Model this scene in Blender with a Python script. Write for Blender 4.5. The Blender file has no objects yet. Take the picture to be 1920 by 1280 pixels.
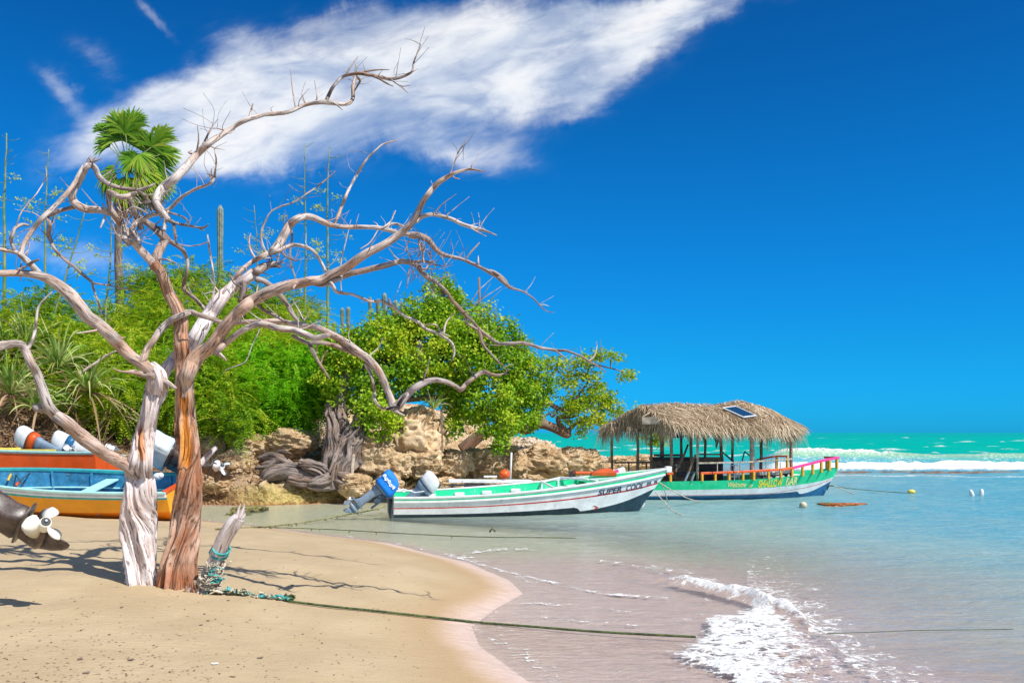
import bpy, math, random
import numpy as np
from mathutils import Vector, Matrix
R = math.radians
C = bpy.context.scene.collection
sc = bpy.context.scene
random.seed(7)
rng = np.random.default_rng(11)

# ------------------------------------------------------------------ camera
H, F = 2.1, 1700.0            # eye height above the water, focal length in photo pixels
HZ = 811.0                    # horizon row of the photo
cam_d = bpy.data.cameras.new('camera')
cam = bpy.data.objects.new('camera', cam_d); C.objects.link(cam)
cam.location = (0, 0, H); cam.rotation_euler = (R(90), 0, 0)
cam_d.sensor_width = 36; cam_d.lens = F / 1920 * 36
cam_d.shift_y = (HZ - 640) / 1920
cam_d.clip_start = 0.1; cam_d.clip_end = 90000
sc.camera = cam

# ------------------------------------------------------------------ node helpers
class N:
    """a shader socket with arithmetic"""
    def __init__(s, nt, k): s.nt, s.k = nt, k
    def _m(s, op, *a, clamp=False):
        n = s.nt.nodes.new('ShaderNodeMath'); n.operation = op; n.use_clamp = clamp
        for i, v in enumerate((s,) + a):
            if isinstance(v, N): s.nt.links.new(v.k, n.inputs[i])
            else: n.inputs[i].default_value = v
        return N(s.nt, n.outputs[0])
    def __add__(s, o): return s._m('ADD', o)
    __radd__ = __add__
    def __sub__(s, o): return s._m('SUBTRACT', o)
    def __rsub__(s, o): return (s * -1) + o
    def __mul__(s, o): return s._m('MULTIPLY', o)
    __rmul__ = __mul__
    def __truediv__(s, o): return s._m('DIVIDE', o)
    def pow(s, o): return s._m('POWER', o)
    def abs(s): return s._m('ABSOLUTE')
    def max(s, o): return s._m('MAXIMUM', o)
    def min(s, o): return s._m('MINIMUM', o)
    def exp(s): return s._m('EXPONENT')
    def clamp(s): return s._m('ADD', 0.0, clamp=True)
    def smooth(s, a, b, lo=0., hi=1.):
        n = s.nt.nodes.new('ShaderNodeMapRange'); n.interpolation_type = 'SMOOTHSTEP'
        s.nt.links.new(s.k, n.inputs[0])
        for i, v in zip((1, 2, 3, 4), (a, b, lo, hi)): n.inputs[i].default_value = v
        return N(s.nt, n.outputs[0])
    def xyz(s):
        n = s.nt.nodes.new('ShaderNodeSeparateXYZ'); s.nt.links.new(s.k, n.inputs[0])
        return [N(s.nt, o) for o in n.outputs]

def put(nt, inp, v):
    if isinstance(v, N): nt.links.new(v.k, inp)
    elif isinstance(v, (tuple, list)) and len(v) == 3 and len(inp.default_value) == 4: inp.default_value = (*v, 1)
    else: inp.default_value = v
def vec(nt, x, y, z):
    n = nt.nodes.new('ShaderNodeCombineXYZ')
    for i, v in enumerate((x, y, z)): put(nt, n.inputs[i], v)
    return N(nt, n.outputs[0])
def noise(nt, v, scale, detail=4, rough=.55, dist=0.):
    n = nt.nodes.new('ShaderNodeTexNoise')
    if v is not None: nt.links.new(v.k, n.inputs['Vector'])
    n.inputs['Scale'].default_value = scale; n.inputs['Detail'].default_value = detail
    n.inputs['Roughness'].default_value = rough; n.inputs['Distortion'].default_value = dist
    return N(nt, n.outputs[0])
def voro(nt, v, scale, feat='F1'):
    n = nt.nodes.new('ShaderNodeTexVoronoi'); n.feature = feat
    nt.links.new(v.k, n.inputs['Vector']); n.inputs['Scale'].default_value = scale
    return N(nt, n.outputs['Distance'])
def mix(nt, f, a, b):
    n = nt.nodes.new('ShaderNodeMix'); n.data_type = 'RGBA'
    put(nt, n.inputs[0], f); put(nt, n.inputs[6], a); put(nt, n.inputs[7], b)
    return N(nt, n.outputs[2])
def ramp(nt, f, stops):
    n = nt.nodes.new('ShaderNodeValToRGB'); e = n.color_ramp.elements
    nt.links.new(f.k, n.inputs[0])
    while len(e) < len(stops): e.new(0.5)
    for el, (p, c) in zip(e, stops): el.position = p; el.color = (*c, 1)
    return N(nt, n.outputs[0])
def attr(nt, name, what='Fac'):
    n = nt.nodes.new('ShaderNodeAttribute'); n.attribute_name = name
    return N(nt, n.outputs[what])
def gen(nt, what='Object'):
    n = nt.nodes.new('ShaderNodeTexCoord'); return N(nt, n.outputs[what])
def pos(nt):
    n = nt.nodes.new('ShaderNodeNewGeometry'); return N(nt, n.outputs['Position'])
def vscale(nt, v, s):
    n = nt.nodes.new('ShaderNodeVectorMath'); n.operation = 'MULTIPLY'
    nt.links.new(v.k, n.inputs[0]); n.inputs[1].default_value = s
    return N(nt, n.outputs[0])
def bump(nt, h, strength, dist=.02):
    n = nt.nodes.new('ShaderNodeBump'); n.inputs['Strength'].default_value = strength
    n.inputs['Distance'].default_value = dist; nt.links.new(h.k, n.inputs['Height'])
    return N(nt, n.outputs[0])
def new_mat(name):
    m = bpy.data.materials.new(name); m.use_nodes = True; nt = m.node_tree
    return m, nt, nt.nodes['Principled BSDF'], nt.nodes['Material Output']

# ------------------------------------------------------------------ world: Nishita sky with drifting cirrus
SUN_EL, SUN_AZ = R(50), R(126)      # azimuth clockwise from the view direction (+Y): behind the camera's right shoulder
w = bpy.data.worlds.new('World'); sc.world = w; w.use_nodes = True
nt = w.node_tree; bg = nt.nodes['Background']
sky = nt.nodes.new('ShaderNodeTexSky'); sky.sky_type = 'NISHITA'; sky.sun_disc = False
sky.sun_elevation = SUN_EL; sky.sun_rotation = SUN_AZ
sky.air_density = 1.0; sky.dust_density = 0.2; sky.ozone_density = 3.0; sky.altitude = 0
skc = N(nt, sky.outputs[0])
g = nt.nodes.new('ShaderNodeSeparateColor'); nt.links.new(skc.k, g.inputs[0])
sr, sg, sb = (N(nt, o) for o in g.outputs[:3])
d = gen(nt, 'Generated')
dx, dy, dz = d.xyz()
el = dz.max(0.)
# the photograph's polarised, saturated sky: red held down, green follows the height; both raised behind the camera for less blue fill light
sr2 = sr * dy.smooth(-.5, .25, .55, .02); sg2 = sg * (el.smooth(.18, .5, .535, .40) + dy.smooth(.25, -.5, 0., .25))
sb2 = sb * (el.smooth(0., .10, .36, .08) + el.smooth(.12, .5, 1.0, .76))
comb = nt.nodes.new('ShaderNodeCombineColor')
for i, v in enumerate((sr2, sg2, sb2)): nt.links.new(v.k, comb.inputs[i])
skcol = N(nt, comb.outputs[0])
yy = dy.max(0.02)
u0 = dx / yy * F + 960.; v0 = dz / yy * -F + HZ
cv = vec(nt, u0 * .001, v0 * .001, 0.)
wn = noise(nt, vscale(nt, cv, (1, 1.6, 1)), 2.6, 5, .6)
wn2 = noise(nt, vscale(nt, cv, (1.3, 1, 1)), 6.0, 6, .62, .4)
u1 = u0 + (wn - .5) * 170.; v1 = v0 + (wn2 - .5) * 95.
dens = None
# (cx, cy, rx, ry, tilt degrees, weight) of the cloud's lobes
for cx, cy, rx, ry, t, wgt in ((235,235,150,48,-25,.8),(330,200,190,52,-14,.9),(480,170,180,72,-8,.95),(660,180,210,85,-6,1),
        (850,140,230,88,-8,1.05),(1010,130,170,85,-12,1),(1120,75,200,62,-18,1),(1280,15,220,34,-15,1),(520,265,260,60,-5,.95),(400,300,150,38,0,.7),
        (440,80,90,40,20,.5),(880,285,115,34,8,.8),(1100,200,60,34,-35,.6),(960,40,260,60,-5,.6),(120,165,70,22,40,.7),
        (180,110,80,30,30,.5),(290,40,75,14,52,.6),(130,480,190,40,12,.6),(720,40,220,40,-8,.5),(1190,110,80,28,-40,.45)):
    c, s = math.cos(R(t)), math.sin(R(t))
    a = ((u1 - cx) * (c / rx) + (v1 - cy) * (s / rx)); b = ((u1 - cx) * (-s / ry) + (v1 - cy) * (c / ry))
    q = ((a * a + b * b) * -1.1).exp() * wgt
    dens = q if dens is None else dens + q
rot = vec(nt, u0 * .00097 + v0 * -.00024, u0 * .00024 + v0 * .00097, 0.)
wisp = noise(nt, vscale(nt, rot, (2.0, 4.4, 1)), 2.0, 7, .52, .5); fine = noise(nt, vscale(nt, rot, (4., 11., 1)), 3.2, 5, .6, .5); puff = noise(nt, cv, 5.5, 5, .55)
dens = dens.min(1.25)
mask = (dens * .95 + (wisp - .5) * 1.25 + (fine - .5) * .5 + (puff - .5) * .35 - .30).smooth(-.12, 1.15) * dens.smooth(.05, .40) * (fine.smooth(.25, .6) * .18 + .82)
veil = dens.smooth(.04, .8) * wisp.smooth(.36, .66) * fine.smooth(.3, .7) * .42
mask = (mask * (wisp.smooth(.30, .56) * .35 + .65)).max(veil) * dy.smooth(.0, .2)
off = noise(nt, vscale(nt, d, (1.2, 1.2, 4)), 2.0, 6, .6).smooth(.40, .68, 0., .85) * dy.smooth(.1, -.2) * el.smooth(0., .2)  # unseen clouds added behind the camera, thick enough for neutral fill light
ccol = mix(nt, wisp.smooth(.3, .7), (6.6, 7.3, 8.1), (8.4, 8.4, 8.4))
skf = mix(nt, (mask * .9 + off).clamp(), skcol, ccol)
nt.links.new(skf.k, bg.inputs[0]); bg.inputs[1].default_value = 0.1

sd = bpy.data.lights.new('sun', 'SUN'); sun = bpy.data.objects.new('sun', sd); C.objects.link(sun)
sd.energy = 4.6; sd.angle = R(.55); sd.color = (1.0, .955, .88)
sv = Vector((math.sin(SUN_AZ) * math.cos(SUN_EL), math.cos(SUN_AZ) * math.cos(SUN_EL), math.sin(SUN_EL)))
sun.rotation_euler = sv.to_track_quat('Z', 'Y').to_euler()
sc.view_settings.view_transform = 'Standard'; sc.view_settings.look = 'None'
sc.view_settings.exposure = 0.3; sc.view_settings.gamma = 1
sc.cycles.max_bounces = 6; sc.cycles.transparent_max_bounces = 12
sc.cycles.caustics_reflective = False; sc.cycles.caustics_refractive = False

# ------------------------------------------------------------------ object helpers
def P(px, py, Y): return Vector(((px - 960) / F * Y, Y, H + (HZ - py) / F * Y))
def tag(o, label=None, cat=None, group=None, kind=None):
    if label: o['label'] = label
    if cat: o['category'] = cat
    if group: o['group'] = group
    if kind: o['kind'] = kind
    return o
def thing(name, label, cat, loc=(0, 0, 0), group=None, rot=None):
    o = bpy.data.objects.new(name, None); C.objects.link(o); o.location = loc
    o.empty_display_size = .2
    if rot is not None: o.rotation_euler = rot
    return tag(o, label, cat, group)
def link(name, me, mats, parent=None, smooth=False):
    for m in (mats if isinstance(mats, (list, tuple)) else [mats]): me.materials.append(m)
    o = bpy.data.objects.new(name, me); C.objects.link(o)
    if parent: o.parent = parent
    if smooth: me.polygons.foreach_set('use_smooth', [True] * len(me.polygons))
    return o
def mesh_np(name, V, Q, mats, parent=None, smooth=False, attrs=None, mi=None):
    """V (n,3), Q (m,3 or 4)"""
    V = np.asarray(V, dtype=np.float32); Q = np.asarray(Q, dtype=np.int32); k = Q.shape[1]
    me = bpy.data.meshes.new(name); me.vertices.add(len(V)); me.vertices.foreach_set('co', V.ravel())
    me.loops.add(Q.size); me.loops.foreach_set('vertex_index', Q.ravel())
    me.polygons.add(len(Q)); me.polygons.foreach_set('loop_start', np.arange(0, Q.size, k, dtype=np.int32))
    me.polygons.foreach_set('loop_total', np.full(len(Q), k, dtype=np.int32))
    if mi is not None: me.polygons.foreach_set('material_index', np.asarray(mi, dtype=np.int32))
    me.update(calc_edges=True)
    for an, av in (attrs or {}).items():
        av = np.asarray(av, dtype=np.float32)
        if av.ndim == 1:
            me.attributes.new(an, 'FLOAT', 'POINT').data.foreach_set('value', av)
        else: me.attributes.new(an, 'FLOAT_VECTOR', 'POINT').data.foreach_set('vector', av.ravel())
    return link(name, me, mats, parent, smooth)

class MB:
    """collects shapes in numpy-free lists; build() links them as one object"""
    def __init__(s): s.v, s.f, s.m = [], [], []
    def add(s, vs, fs, m=0):
        n = len(s.v); s.v += [tuple(v) for v in vs]; s.f += [tuple(i + n for i in f) for f in fs]; s.m += [m] * len(fs)
        return s
    def box(s, c, sz, rot=None, m=0, bev=.0):
        x, y, z = (a / 2 for a in sz); b = min(bev, x * .9, y * .9, z * .9)
        if b <= 0:
            vs = [Vector((i * x, j * y, k * z)) for i in (-1, 1) for j in (-1, 1) for k in (-1, 1)]
            fs = [(0,1,3,2),(4,6,7,5),(0,4,5,1),(2,3,7,6),(0,2,6,4),(1,5,7,3)]
        else:       # chamfered in plan, slightly smaller top and bottom
            ring = [(x-b, -y),(x, -y+b),(x, y-b),(x-b, y),(-x+b, y),(-x, y-b),(-x, -y+b),(-x+b, -y)]
            vs = []
            for zz, k in ((-z, 1-b/max(x,.001)*.5),(-z+b, 1),(z-b, 1),(z, 1-b/max(x,.001)*.5)):
                kx = (x-b*.5)/x if abs(zz)==z else 1; ky = (y-b*.5)/y if abs(zz)==z else 1
                vs += [Vector((a*kx, c2*ky, zz)) for a, c2 in ring]
            fs = [tuple(range(7, -1, -1)), tuple(range(24, 32))]
            for r_ in range(3):
                for i in range(8): fs.append((r_*8+i, r_*8+(i+1)%8, r_*8+8+(i+1)%8, r_*8+8+i))
        M_ = rot if rot is not None else Matrix.Identity(3)
        return s.add([Vector(c) + M_ @ v for v in vs], fs, m)
    def bar(s, a, b, wd, ht=None, m=0, up=(0, 0, 1)):
        a, b = Vector(a), Vector(b); ht = ht or wd; dv = b - a; L = dv.length
        if L < 1e-6: return s
        x = dv.normalized(); y = Vector(up).cross(x)
        if y.length < 1e-3: y = Vector((0, 1, 0)).cross(x)
        y.normalize(); z = x.cross(y); M_ = Matrix((x, y, z)).transposed()
        return s.box((a + b) / 2, (L, wd, ht), M_, m, bev=min(wd, ht) * .12)
    def tube(s, pts, rad, n=8, m=0, cap=True):
        pts = [Vector(p) for p in pts]; k = len(pts)
        rad = rad if isinstance(rad, (list, tuple)) else [rad] * k
        ref = Vector((.3, .1, .95)); vs = []
        prev = None
        for i, p in enumerate(pts):
            t = (pts[min(i+1, k-1)] - pts[max(i-1, 0)])
            t = t.normalized() if t.length > 1e-9 else Vector((0, 0, 1))
            a = (prev - t * prev.dot(t)) if prev is not None else ref.cross(t)
            if a.length < 1e-3: a = Vector((1, 0, 0)).cross(t)
            a.normalize(); prev = a; b = t.cross(a)
            for j in range(n):
                q = 2 * math.pi * j / n; vs.append(p + (a * math.cos(q) + b * math.sin(q)) * rad[i])
        fs = [(i*n+j, i*n+(j+1) % n, (i+1)*n+(j+1) % n, (i+1)*n+j) for i in range(k-1) for j in range(n)]
        if cap: fs += [tuple(range(n-1, -1, -1)), tuple(range((k-1)*n, k*n))]
        return s.add(vs, fs, m)
    def loft(s, rings, m=0, cap=True, closed=True):
        n = len(rings[0]); vs = [v for r_ in rings for v in r_]; fs = []
        for i in range(len(rings)-1):
            for j in range(n if closed else n-1):
                fs.append((i*n+j, i*n+(j+1) % n, (i+1)*n+(j+1) % n, (i+1)*n+j))
        if cap: fs += [tuple(range(n-1, -1, -1)), tuple(range((len(rings)-1)*n, len(rings)*n))]
        return s.add(vs, fs, m)
    def sphere(s, c, r, n=12, m=0, sq=(1, 1, 1)):
        rings = []
        for i in range(n // 2 + 1):
            a = math.pi * i / (n // 2); a = min(max(a, .05), math.pi - .05)
            rings.append([Vector(c) + Vector((math.sin(a)*math.cos(2*math.pi*j/n)*sq[0], math.sin(a)*math.sin(2*math.pi*j/n)*sq[1], -math.cos(a)*sq[2]))*r for j in range(n)])
        return s.loft(rings, m)
    def build(s, name, mats, parent=None, smooth=False, xf=None):
        me = bpy.data.meshes.new(name)
        vs = [xf @ Vector(v) for v in s.v] if xf is not None else s.v
        me.from_pydata(vs, [], s.f); me.polygons.foreach_set('material_index', s.m); me.update()
        return link(name, me, mats, parent, smooth)

# ------------------------------------------------------------------ numpy noise
def _h(i, j, k, seed):
    x = (i.astype(np.int64) * 374761393 + j.astype(np.int64) * 668265263 + k.astype(np.int64) * 2147483647 + seed * 974711) & 0xffffffff
    x = ((x ^ (x >> 13)) * 1274126177) & 0xffffffff
    x = ((x ^ (x >> 16)) * 2246822519) & 0xffffffff
    return ((x ^ (x >> 15)) & 0xffffff) / float(0xffffff)
def vn(x, y, z=0., seed=0):
    x, y, z = np.broadcast_arrays(np.asarray(x, float), y, z)
    i, j, k = np.floor(x), np.floor(y), np.floor(z); f, g_, e = x-i, y-j, z-k
    f, g_, e = (a*a*a*(a*(a*6-15)+10) for a in (f, g_, e)); r_ = 0
    for a in (0, 1):
        for b in (0, 1):
            for c in (0, 1):
                r_ = r_ + _h(i+a, j+b, k+c, seed) * (f if a else 1-f) * (g_ if b else 1-g_) * (e if c else 1-e)
    return r_
def fbm(x, y, z=0., oct=4, seed=0, gain=.5):
    s, a, t = 0, 1, 0
    x, y, z = np.asarray(x, float), np.asarray(y, float), np.asarray(z, float)
    for o in range(oct):
        s = s + a * vn(x * 2.03**o, y * 2.03**o, z * 2.03**o, seed + o); t += a; a *= gain
    return s / t
def ridge(x, y, z=0., oct=4, seed=0, gain=.55):
    s, a, t = 0, 1, 0
    x, y, z = np.asarray(x, float), np.asarray(y, float), np.asarray(z, float)
    for o in range(oct):
        s = s + a * (1 - np.abs(2 * vn(x * 2.1**o, y * 2.1**o, z * 2.1**o, seed + o) - 1)); t += a; a *= gain
    return s / t
def sstep(x, a, b):
    t = np.clip((np.asarray(x, float) - a) / (b - a), 0, 1); return t * t * (3 - 2 * t)

# ------------------------------------------------------------------ common materials
def paint(name, col, rough=.5, var=.12, scale=5., dirt=(.25, .2, .15), dirt_amt=.25, bmp=.15, metal=0.):
    m, nt, p, o = new_mat(name)
    c = gen(nt); n1 = noise(nt, c, scale, 6, .6); n2 = noise(nt, c, scale * 5, 5, .7)
    dark = tuple(a * (1 - var * 1.6) for a in col); light = tuple(min(1, a * (1 + var)) for a in col)
    k = mix(nt, n1.smooth(.3, .7), dark, light)
    k = mix(nt, (n1 * n2).smooth(.30, .44) * dirt_amt, k, dirt)
    st = noise(nt, vscale(nt, c, (9, 9, .9)), 1.6, 5, .7)
    k = mix(nt, (st * .6 + n2 * .4).smooth(.54, .66) * min(.7, dirt_amt * 1.6), k, dirt)
    put(nt, p.inputs['Base Color'], k); put(nt, p.inputs['Roughness'], n2.smooth(.2, .8, rough * .8, min(1, rough * 1.25)))
    p.inputs['Metallic'].default_value = metal
    put(nt, p.inputs['Normal'], bump(nt, n2, bmp, .01))
    return m
def bark_mat(name, light, dark, crack, warm=None, gscale=9., warm_amt=.5, speck=True):
    """weathered wood: grain runs along the limb (attribute 'grain' is a seamless limb coordinate)"""
    m, nt, p, o = new_mat(name)
    gco = attr(nt, 'grain', 'Vector'); ps = gen(nt)
    n1 = noise(nt, gco, gscale, 8, .65, .3); n2 = noise(nt, gco, gscale * 4, 6, .7); n3 = noise(nt, ps, 2.2, 4, .6)
    k = mix(nt, n1.smooth(.34, .62), dark, light)
    if warm is not None:
        k = mix(nt, n3.smooth(.42, .68) * warm_amt, k, warm)
        k = mix(nt, attr(nt, 'bare').clamp(), k, mix(nt, n1.smooth(.35, .65), (.42, .125, .012), (.75, .33, .07)))
    k = mix(nt, n2.smooth(.49, .38) * .8, k, crack)
    if speck:
        vo = voro(nt, vscale(nt, gco, (1, 1, 2.2)), gscale * 3.3)
        k = mix(nt, vo.smooth(.13, .07) * .6, k, crack)
    put(nt, p.inputs['Base Color'], k); p.inputs['Roughness'].default_value = .85
    p.inputs['Specular IOR Level'].default_value = .25
    put(nt, p.inputs['Normal'], bump(nt, n1 * .7 + n2 * .5, .75, .02))
    return m
DRIFT = bark_mat('silvered_driftwood', (.66, .59, .55), (.33, .265, .235), (.05, .032, .024), warm=(.50, .27, .15), warm_amt=.6)
DRIFT2 = bark_mat('fibrous_grey_bark', (.48, .42, .40), (.19, .145, .125), (.05, .035, .03), warm=(.36, .19, .10), gscale=12, warm_amt=.6)
TRUNKW = bark_mat('pale_stringy_trunk', (.84, .79, .80), (.52, .43, .40), (.08, .04, .025), warm=(.50, .26, .15), gscale=8, warm_amt=.35)
TRUNKR = bark_mat('ruddy_stringy_trunk', (.60, .42, .32), (.24, .12, .07), (.045, .018, .01), warm=(.38, .13, .05), gscale=9, warm_amt=.85)
BARK = bark_mat('brown_tree_bark', (.30, .21, .15), (.13, .08, .06), (.03, .02, .015), warm=(.33, .15, .07), gscale=9)
GNARL = bark_mat('grey_gnarled_wood', (.30, .25, .22), (.10, .08, .075), (.015, .012, .01), warm=(.26, .15, .09), gscale=6)

def leafmat(name, a, b, c, trans=.35):
    m, nt, p, o = new_mat(name)
    t = attr(nt, 'tint'); k = ramp(nt, t, ((0., a), (.5, b), (1., c)))
    put(nt, p.inputs['Base Color'], k); p.inputs['Roughness'].default_value = .55
    p.inputs['Specular IOR Level'].default_value = .3
    tr = nt.nodes.new('ShaderNodeBsdfTranslucent'); put(nt, tr.inputs[0], k)
    ms = nt.nodes.new('ShaderNodeMixShader'); ms.inputs[0].default_value = trans
    nt.links.new(p.outputs[0], ms.inputs[1]); nt.links.new(tr.outputs[0], ms.inputs[2]); nt.links.new(ms.outputs[0], o.inputs[0])
    return m
LEAF_BIG = leafmat('round_green_leaves', (.09, .22, .005), (.25, .48, .010), (.55, .62, .03))
LEAF_RT = leafmat('yellow_green_leaves', (.20, .36, .008), (.40, .56, .012), (.58, .60, .04), .45)
LEAF_AC = leafmat('feathery_olive_leaves', (.07, .21, .005), (.27, .48, .012), (.60, .68, .04), .4)
LEAF_BR = leafmat('feathery_bright_leaves', (.08, .30, .004), (.22, .60, .008), (.42, .70, .03), .45)
LEAF_PALM = leafmat('fan_palm_leaves', (.05, .16, .008), (.13, .32, .010), (.42, .50, .05), .3)
LEAF_AG = leafmat('strap_leaves', (.09, .22, .03), (.25, .40, .06), (.64, .62, .28), .25)
LEAF_THATCH = leafmat('thatch_palm_strips', (.27, .18, .10), (.58, .45, .30), (.84, .72, .54), .2)
LEAF_DRY = leafmat('dry_palm_leaves', (.13, .07, .03), (.30, .19, .10), (.50, .36, .22), .2)

# ------------------------------------------------------------------ shore geometry (metres, from the photo's waterline)
def WP(px, py): Y = H * F / (py - HZ); return ((px - 960) / F * Y, Y)
SHORE = [WP(*a) for a in ((1150,1900),(1060,1400),(1010,1290),(955,1250),(900,1210),(886,1175),(925,1145),(982,1112),(955,1087),(880,1055),
    (800,1036),(730,1018),(600,1003),(500,989),(400,979),(330,972),(250,964),(215,957),(300,949),(380,946),(500,946),(640,941),
    (700,934),(760,925),(850,918),(950,914),(1050,908),(1120,896),(1180,889),(1215,884),(1150,876),(1000,867),(900,861))]
POLY = np.array(SHORE + [(-60, 110), (-220, 130), (-220, -12), (2.0, -12)])
def sdist(x, y, poly=POLY, closed=True):
    x = np.asarray(x, float); y = np.asarray(y, float)
    d2 = np.full(x.shape, 1e18); ins = np.zeros(x.shape, bool); n = len(poly)
    for i in range(n if closed else n - 1):
        ax, ay = poly[i]; bx, by = poly[(i+1) % n]; ex, ey = bx-ax, by-ay
        t = np.clip(((x-ax)*ex + (y-ay)*ey) / (ex*ex+ey*ey), 0, 1)
        d2 = np.minimum(d2, (x-ax-t*ex)**2 + (y-ay-t*ey)**2)
        if closed:
            c = ((ay > y) != (by > y)) & (x < (bx-ax)*(y-ay)/(by-ay+1e-12) + ax); ins ^= c
    return np.where(ins, np.sqrt(d2), -np.sqrt(d2)) if closed else np.sqrt(d2)
def ground_h(x, y):
    d = sdist(x, y); a = np.maximum(-d, 0); l = np.maximum(d, 0)
    h = np.where(d > 0, .55*(1-np.exp(-l/3.2)) + .006*np.minimum(l, 20),
                 -.020*np.minimum(a, 3.2) - .10*np.clip(a-3.2, 0, 9) - .08*np.clip(a-14, 0, 25))
    h = h + (fbm(np.asarray(x)*.5, np.asarray(y)*.5, 0, 3, 5)-.5)*.07*sstep(d, .3, 3.) + (fbm(np.asarray(x)*2.6, np.asarray(y)*2.6, 0, 3, 9)-.5)*.022*sstep(d, .3, 2.5)
    return h
def G(px, py):
    Y = (H - .4) * F / (py - HZ)
    for _ in range(12):
        z = float(ground_h((px-960)/F*Y, Y)); Y = (H - z) * F / (py - HZ)
    return Vector(((px-960)/F*Y, Y, z))

def fan(rows, cols):
    Yg, T = np.meshgrid(rows, cols, indexing='ij'); X = T * Yg; n, m = Yg.shape
    i = np.arange((n-1)*(m-1)); r_ = i // (m-1); c = i % (m-1); a = r_*m + c
    return X, Yg, np.stack((a, a+1, a+m+1, a+m), 1)
def yrows(steps):
    out = [.6, 1.5, 2.6]
    py = [HZ + H*F/4.0]
    for lim, st in steps:
        while py[-1] - st > HZ + lim: py.append(py[-1] - st)
    return np.array(out + [H*F/(p-HZ) for p in py])

# ground sheet: dry beach, wet rim and sea bed in one
rows = yrows(((480, 8), (60, 1.6), (10, 1.2), (.6, .8), (.1, .2)))
cols = np.concatenate((np.linspace(-3.2, -.72, 60)[:-1], np.linspace(-.72, .72, 640), np.linspace(.72, 3.2, 50)[1:]))
X, Yg, Q = fan(rows, cols); Z = ground_h(X, Yg); SD = sdist(X, Yg)
m, nt, p, o = new_mat('beach_sand'); ps = pos(nt)
dd = attr(nt, 'shore'); n1 = noise(nt, ps, 1.1, 5, .6); n2 = noise(nt, ps, 30, 4, .7); n3 = noise(nt, vscale(nt, ps, (1, 2.5, 1)), 5, 5, .65)
dry = mix(nt, n1.smooth(.3, .7), (.44, .33, .19), (.505, .39, .235))
dry = mix(nt, n3.smooth(.56, .75) * .3, dry, (.42, .28, .135))
dry = mix(nt, noise(nt, ps, 160, 2, .8).smooth(.56, .72) * .35, dry, (.30, .19, .10))
edge = dd + (n1 - .5) * .35
wet = mix(nt, n3.smooth(.3, .7), (.62, .45, .375), (.74, .57, .47))
damp = mix(nt, edge.smooth(.0, .55), wet, mix(nt, edge.smooth(.3, 1.3), (.43, .295, .155), dry))
k = mix(nt, edge.smooth(-.25, .25), wet, damp)
sx_, sy_, sz_ = ps.xyz()
k = mix(nt, sx_.smooth(12., 5.) * sy_.smooth(14.2, 17.2) * edge.smooth(.0, -.6), k, mix(nt, n3.smooth(.35, .65), (.56, .55, .36), (.72, .70, .50)))
k = mix(nt, dd.smooth(-3.5, -9.), k, (.50, .47, .30))
put(nt, p.inputs['Base Color'], k)
put(nt, p.inputs['Roughness'], edge.smooth(-.1, .5, .22, .95))
put(nt, p.inputs['Normal'], bump(nt, n2 * .35 + n3 * .9 + noise(nt, vscale(nt, ps, (1, 1.6, 1)), 11, 4, .6) * .8 * attr(nt, 'shore').smooth(1., 3.), .5, .04))
SAND = m
mesh_np('sand', np.stack((X, Yg, Z), -1).reshape(-1, 3), Q, SAND, smooth=True, attrs={'shore': SD.ravel()})['kind'] = 'structure'

# ------------------------------------------------------------------ water
rows = yrows(((480, 8), (300, 1.4), (60, 1.2), (30, .8), (6, .45), (.45, .25), (.05, .06)))
cols = np.concatenate((np.linspace(-3.2, -.72, 60)[:-1], np.linspace(-.72, .72, 980), np.linspace(.72, 3.2, 60)[1:]))
X, Yg, Q = fan(rows, cols); SD = sdist(X, Yg); GH = ground_h(X, Yg)
PX = 960 + F*X/Yg; PY = HZ + H*F/Yg            # where the measured foam lines lie (flat-sea coordinates)
def lined(pts):   # distance (in these coordinates, rows weighted) to a polyline
    return sdist(PX, PY*2.2, np.array([(a, b*2.2) for a, b in pts]), False)
swell = (fbm(X*.35, Yg*.55, 0, 3, 21)-.5)
Z = swell*.10*sstep(-SD, 1.5, 8) + (fbm(X*1.6, Yg*2.4, 0, 3, 23)-.5)*.035*sstep(-SD, 1., 5)
open_ = sstep(Yg, 44, 52) * sstep(PX, 1120, 1250)
far = sstep(Yg, 55, 90)
Z += far*(fbm(X*.07, Yg*.16, 0, 4, 25)-.5)*1.0
# the small breaker curling along the swash
crest = [(960,1058),(1060,1064),(1150,1074),(1230,1088),(1320,1106),(1400,1124),(1480,1150),(1520,1175)]
dc = lined(crest)
cw = np.exp(-(dc/13.)**2) * sstep(PX, 1120, 1260) * (1-sstep(PX, 1470, 1560))
Z += cw*(.13 + .07*(fbm(X*5, Yg*5, 0, 3, 27)-.5))
# foam sheet in front of it
patch = np.array([(1215,1090),(1330,1105),(1420,1112),(1490,1150),(1540,1200),(1600,1250),(1700,1300),(1760,1420),(1500,1420),(1380,1296),(1330,1262),
    (1262,1240),(1252,1222),(1300,1206),(1304,1190),(1312,1172),(1290,1160),(1340,1150),(1400,1134),(1340,1122),(1260,1106)])
dp = sdist(PX, PY, patch) + (fbm(X*3.5, Yg*3.5, 0, 4, 31)-.5)*26
foam = sstep(dp, -2, 22)*(.78 - .42*sstep(PX + (PY-1180)*.2, 1430, 1600)) + .30*np.exp(-(dp/7.)**2)*(PX < 1450)*(PY > 1120)
Z += sstep(dp, 0, 24)*(.010 + .028*ridge(X*4, Yg*7, 0, 3, 33))
foam = np.maximum(foam, cw*1.0*sstep(PX, 1170, 1340))
foam = np.maximum(foam, .5*np.exp(-(dp/70.)**2)*(dp < 0)*(PX > 1400))
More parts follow.
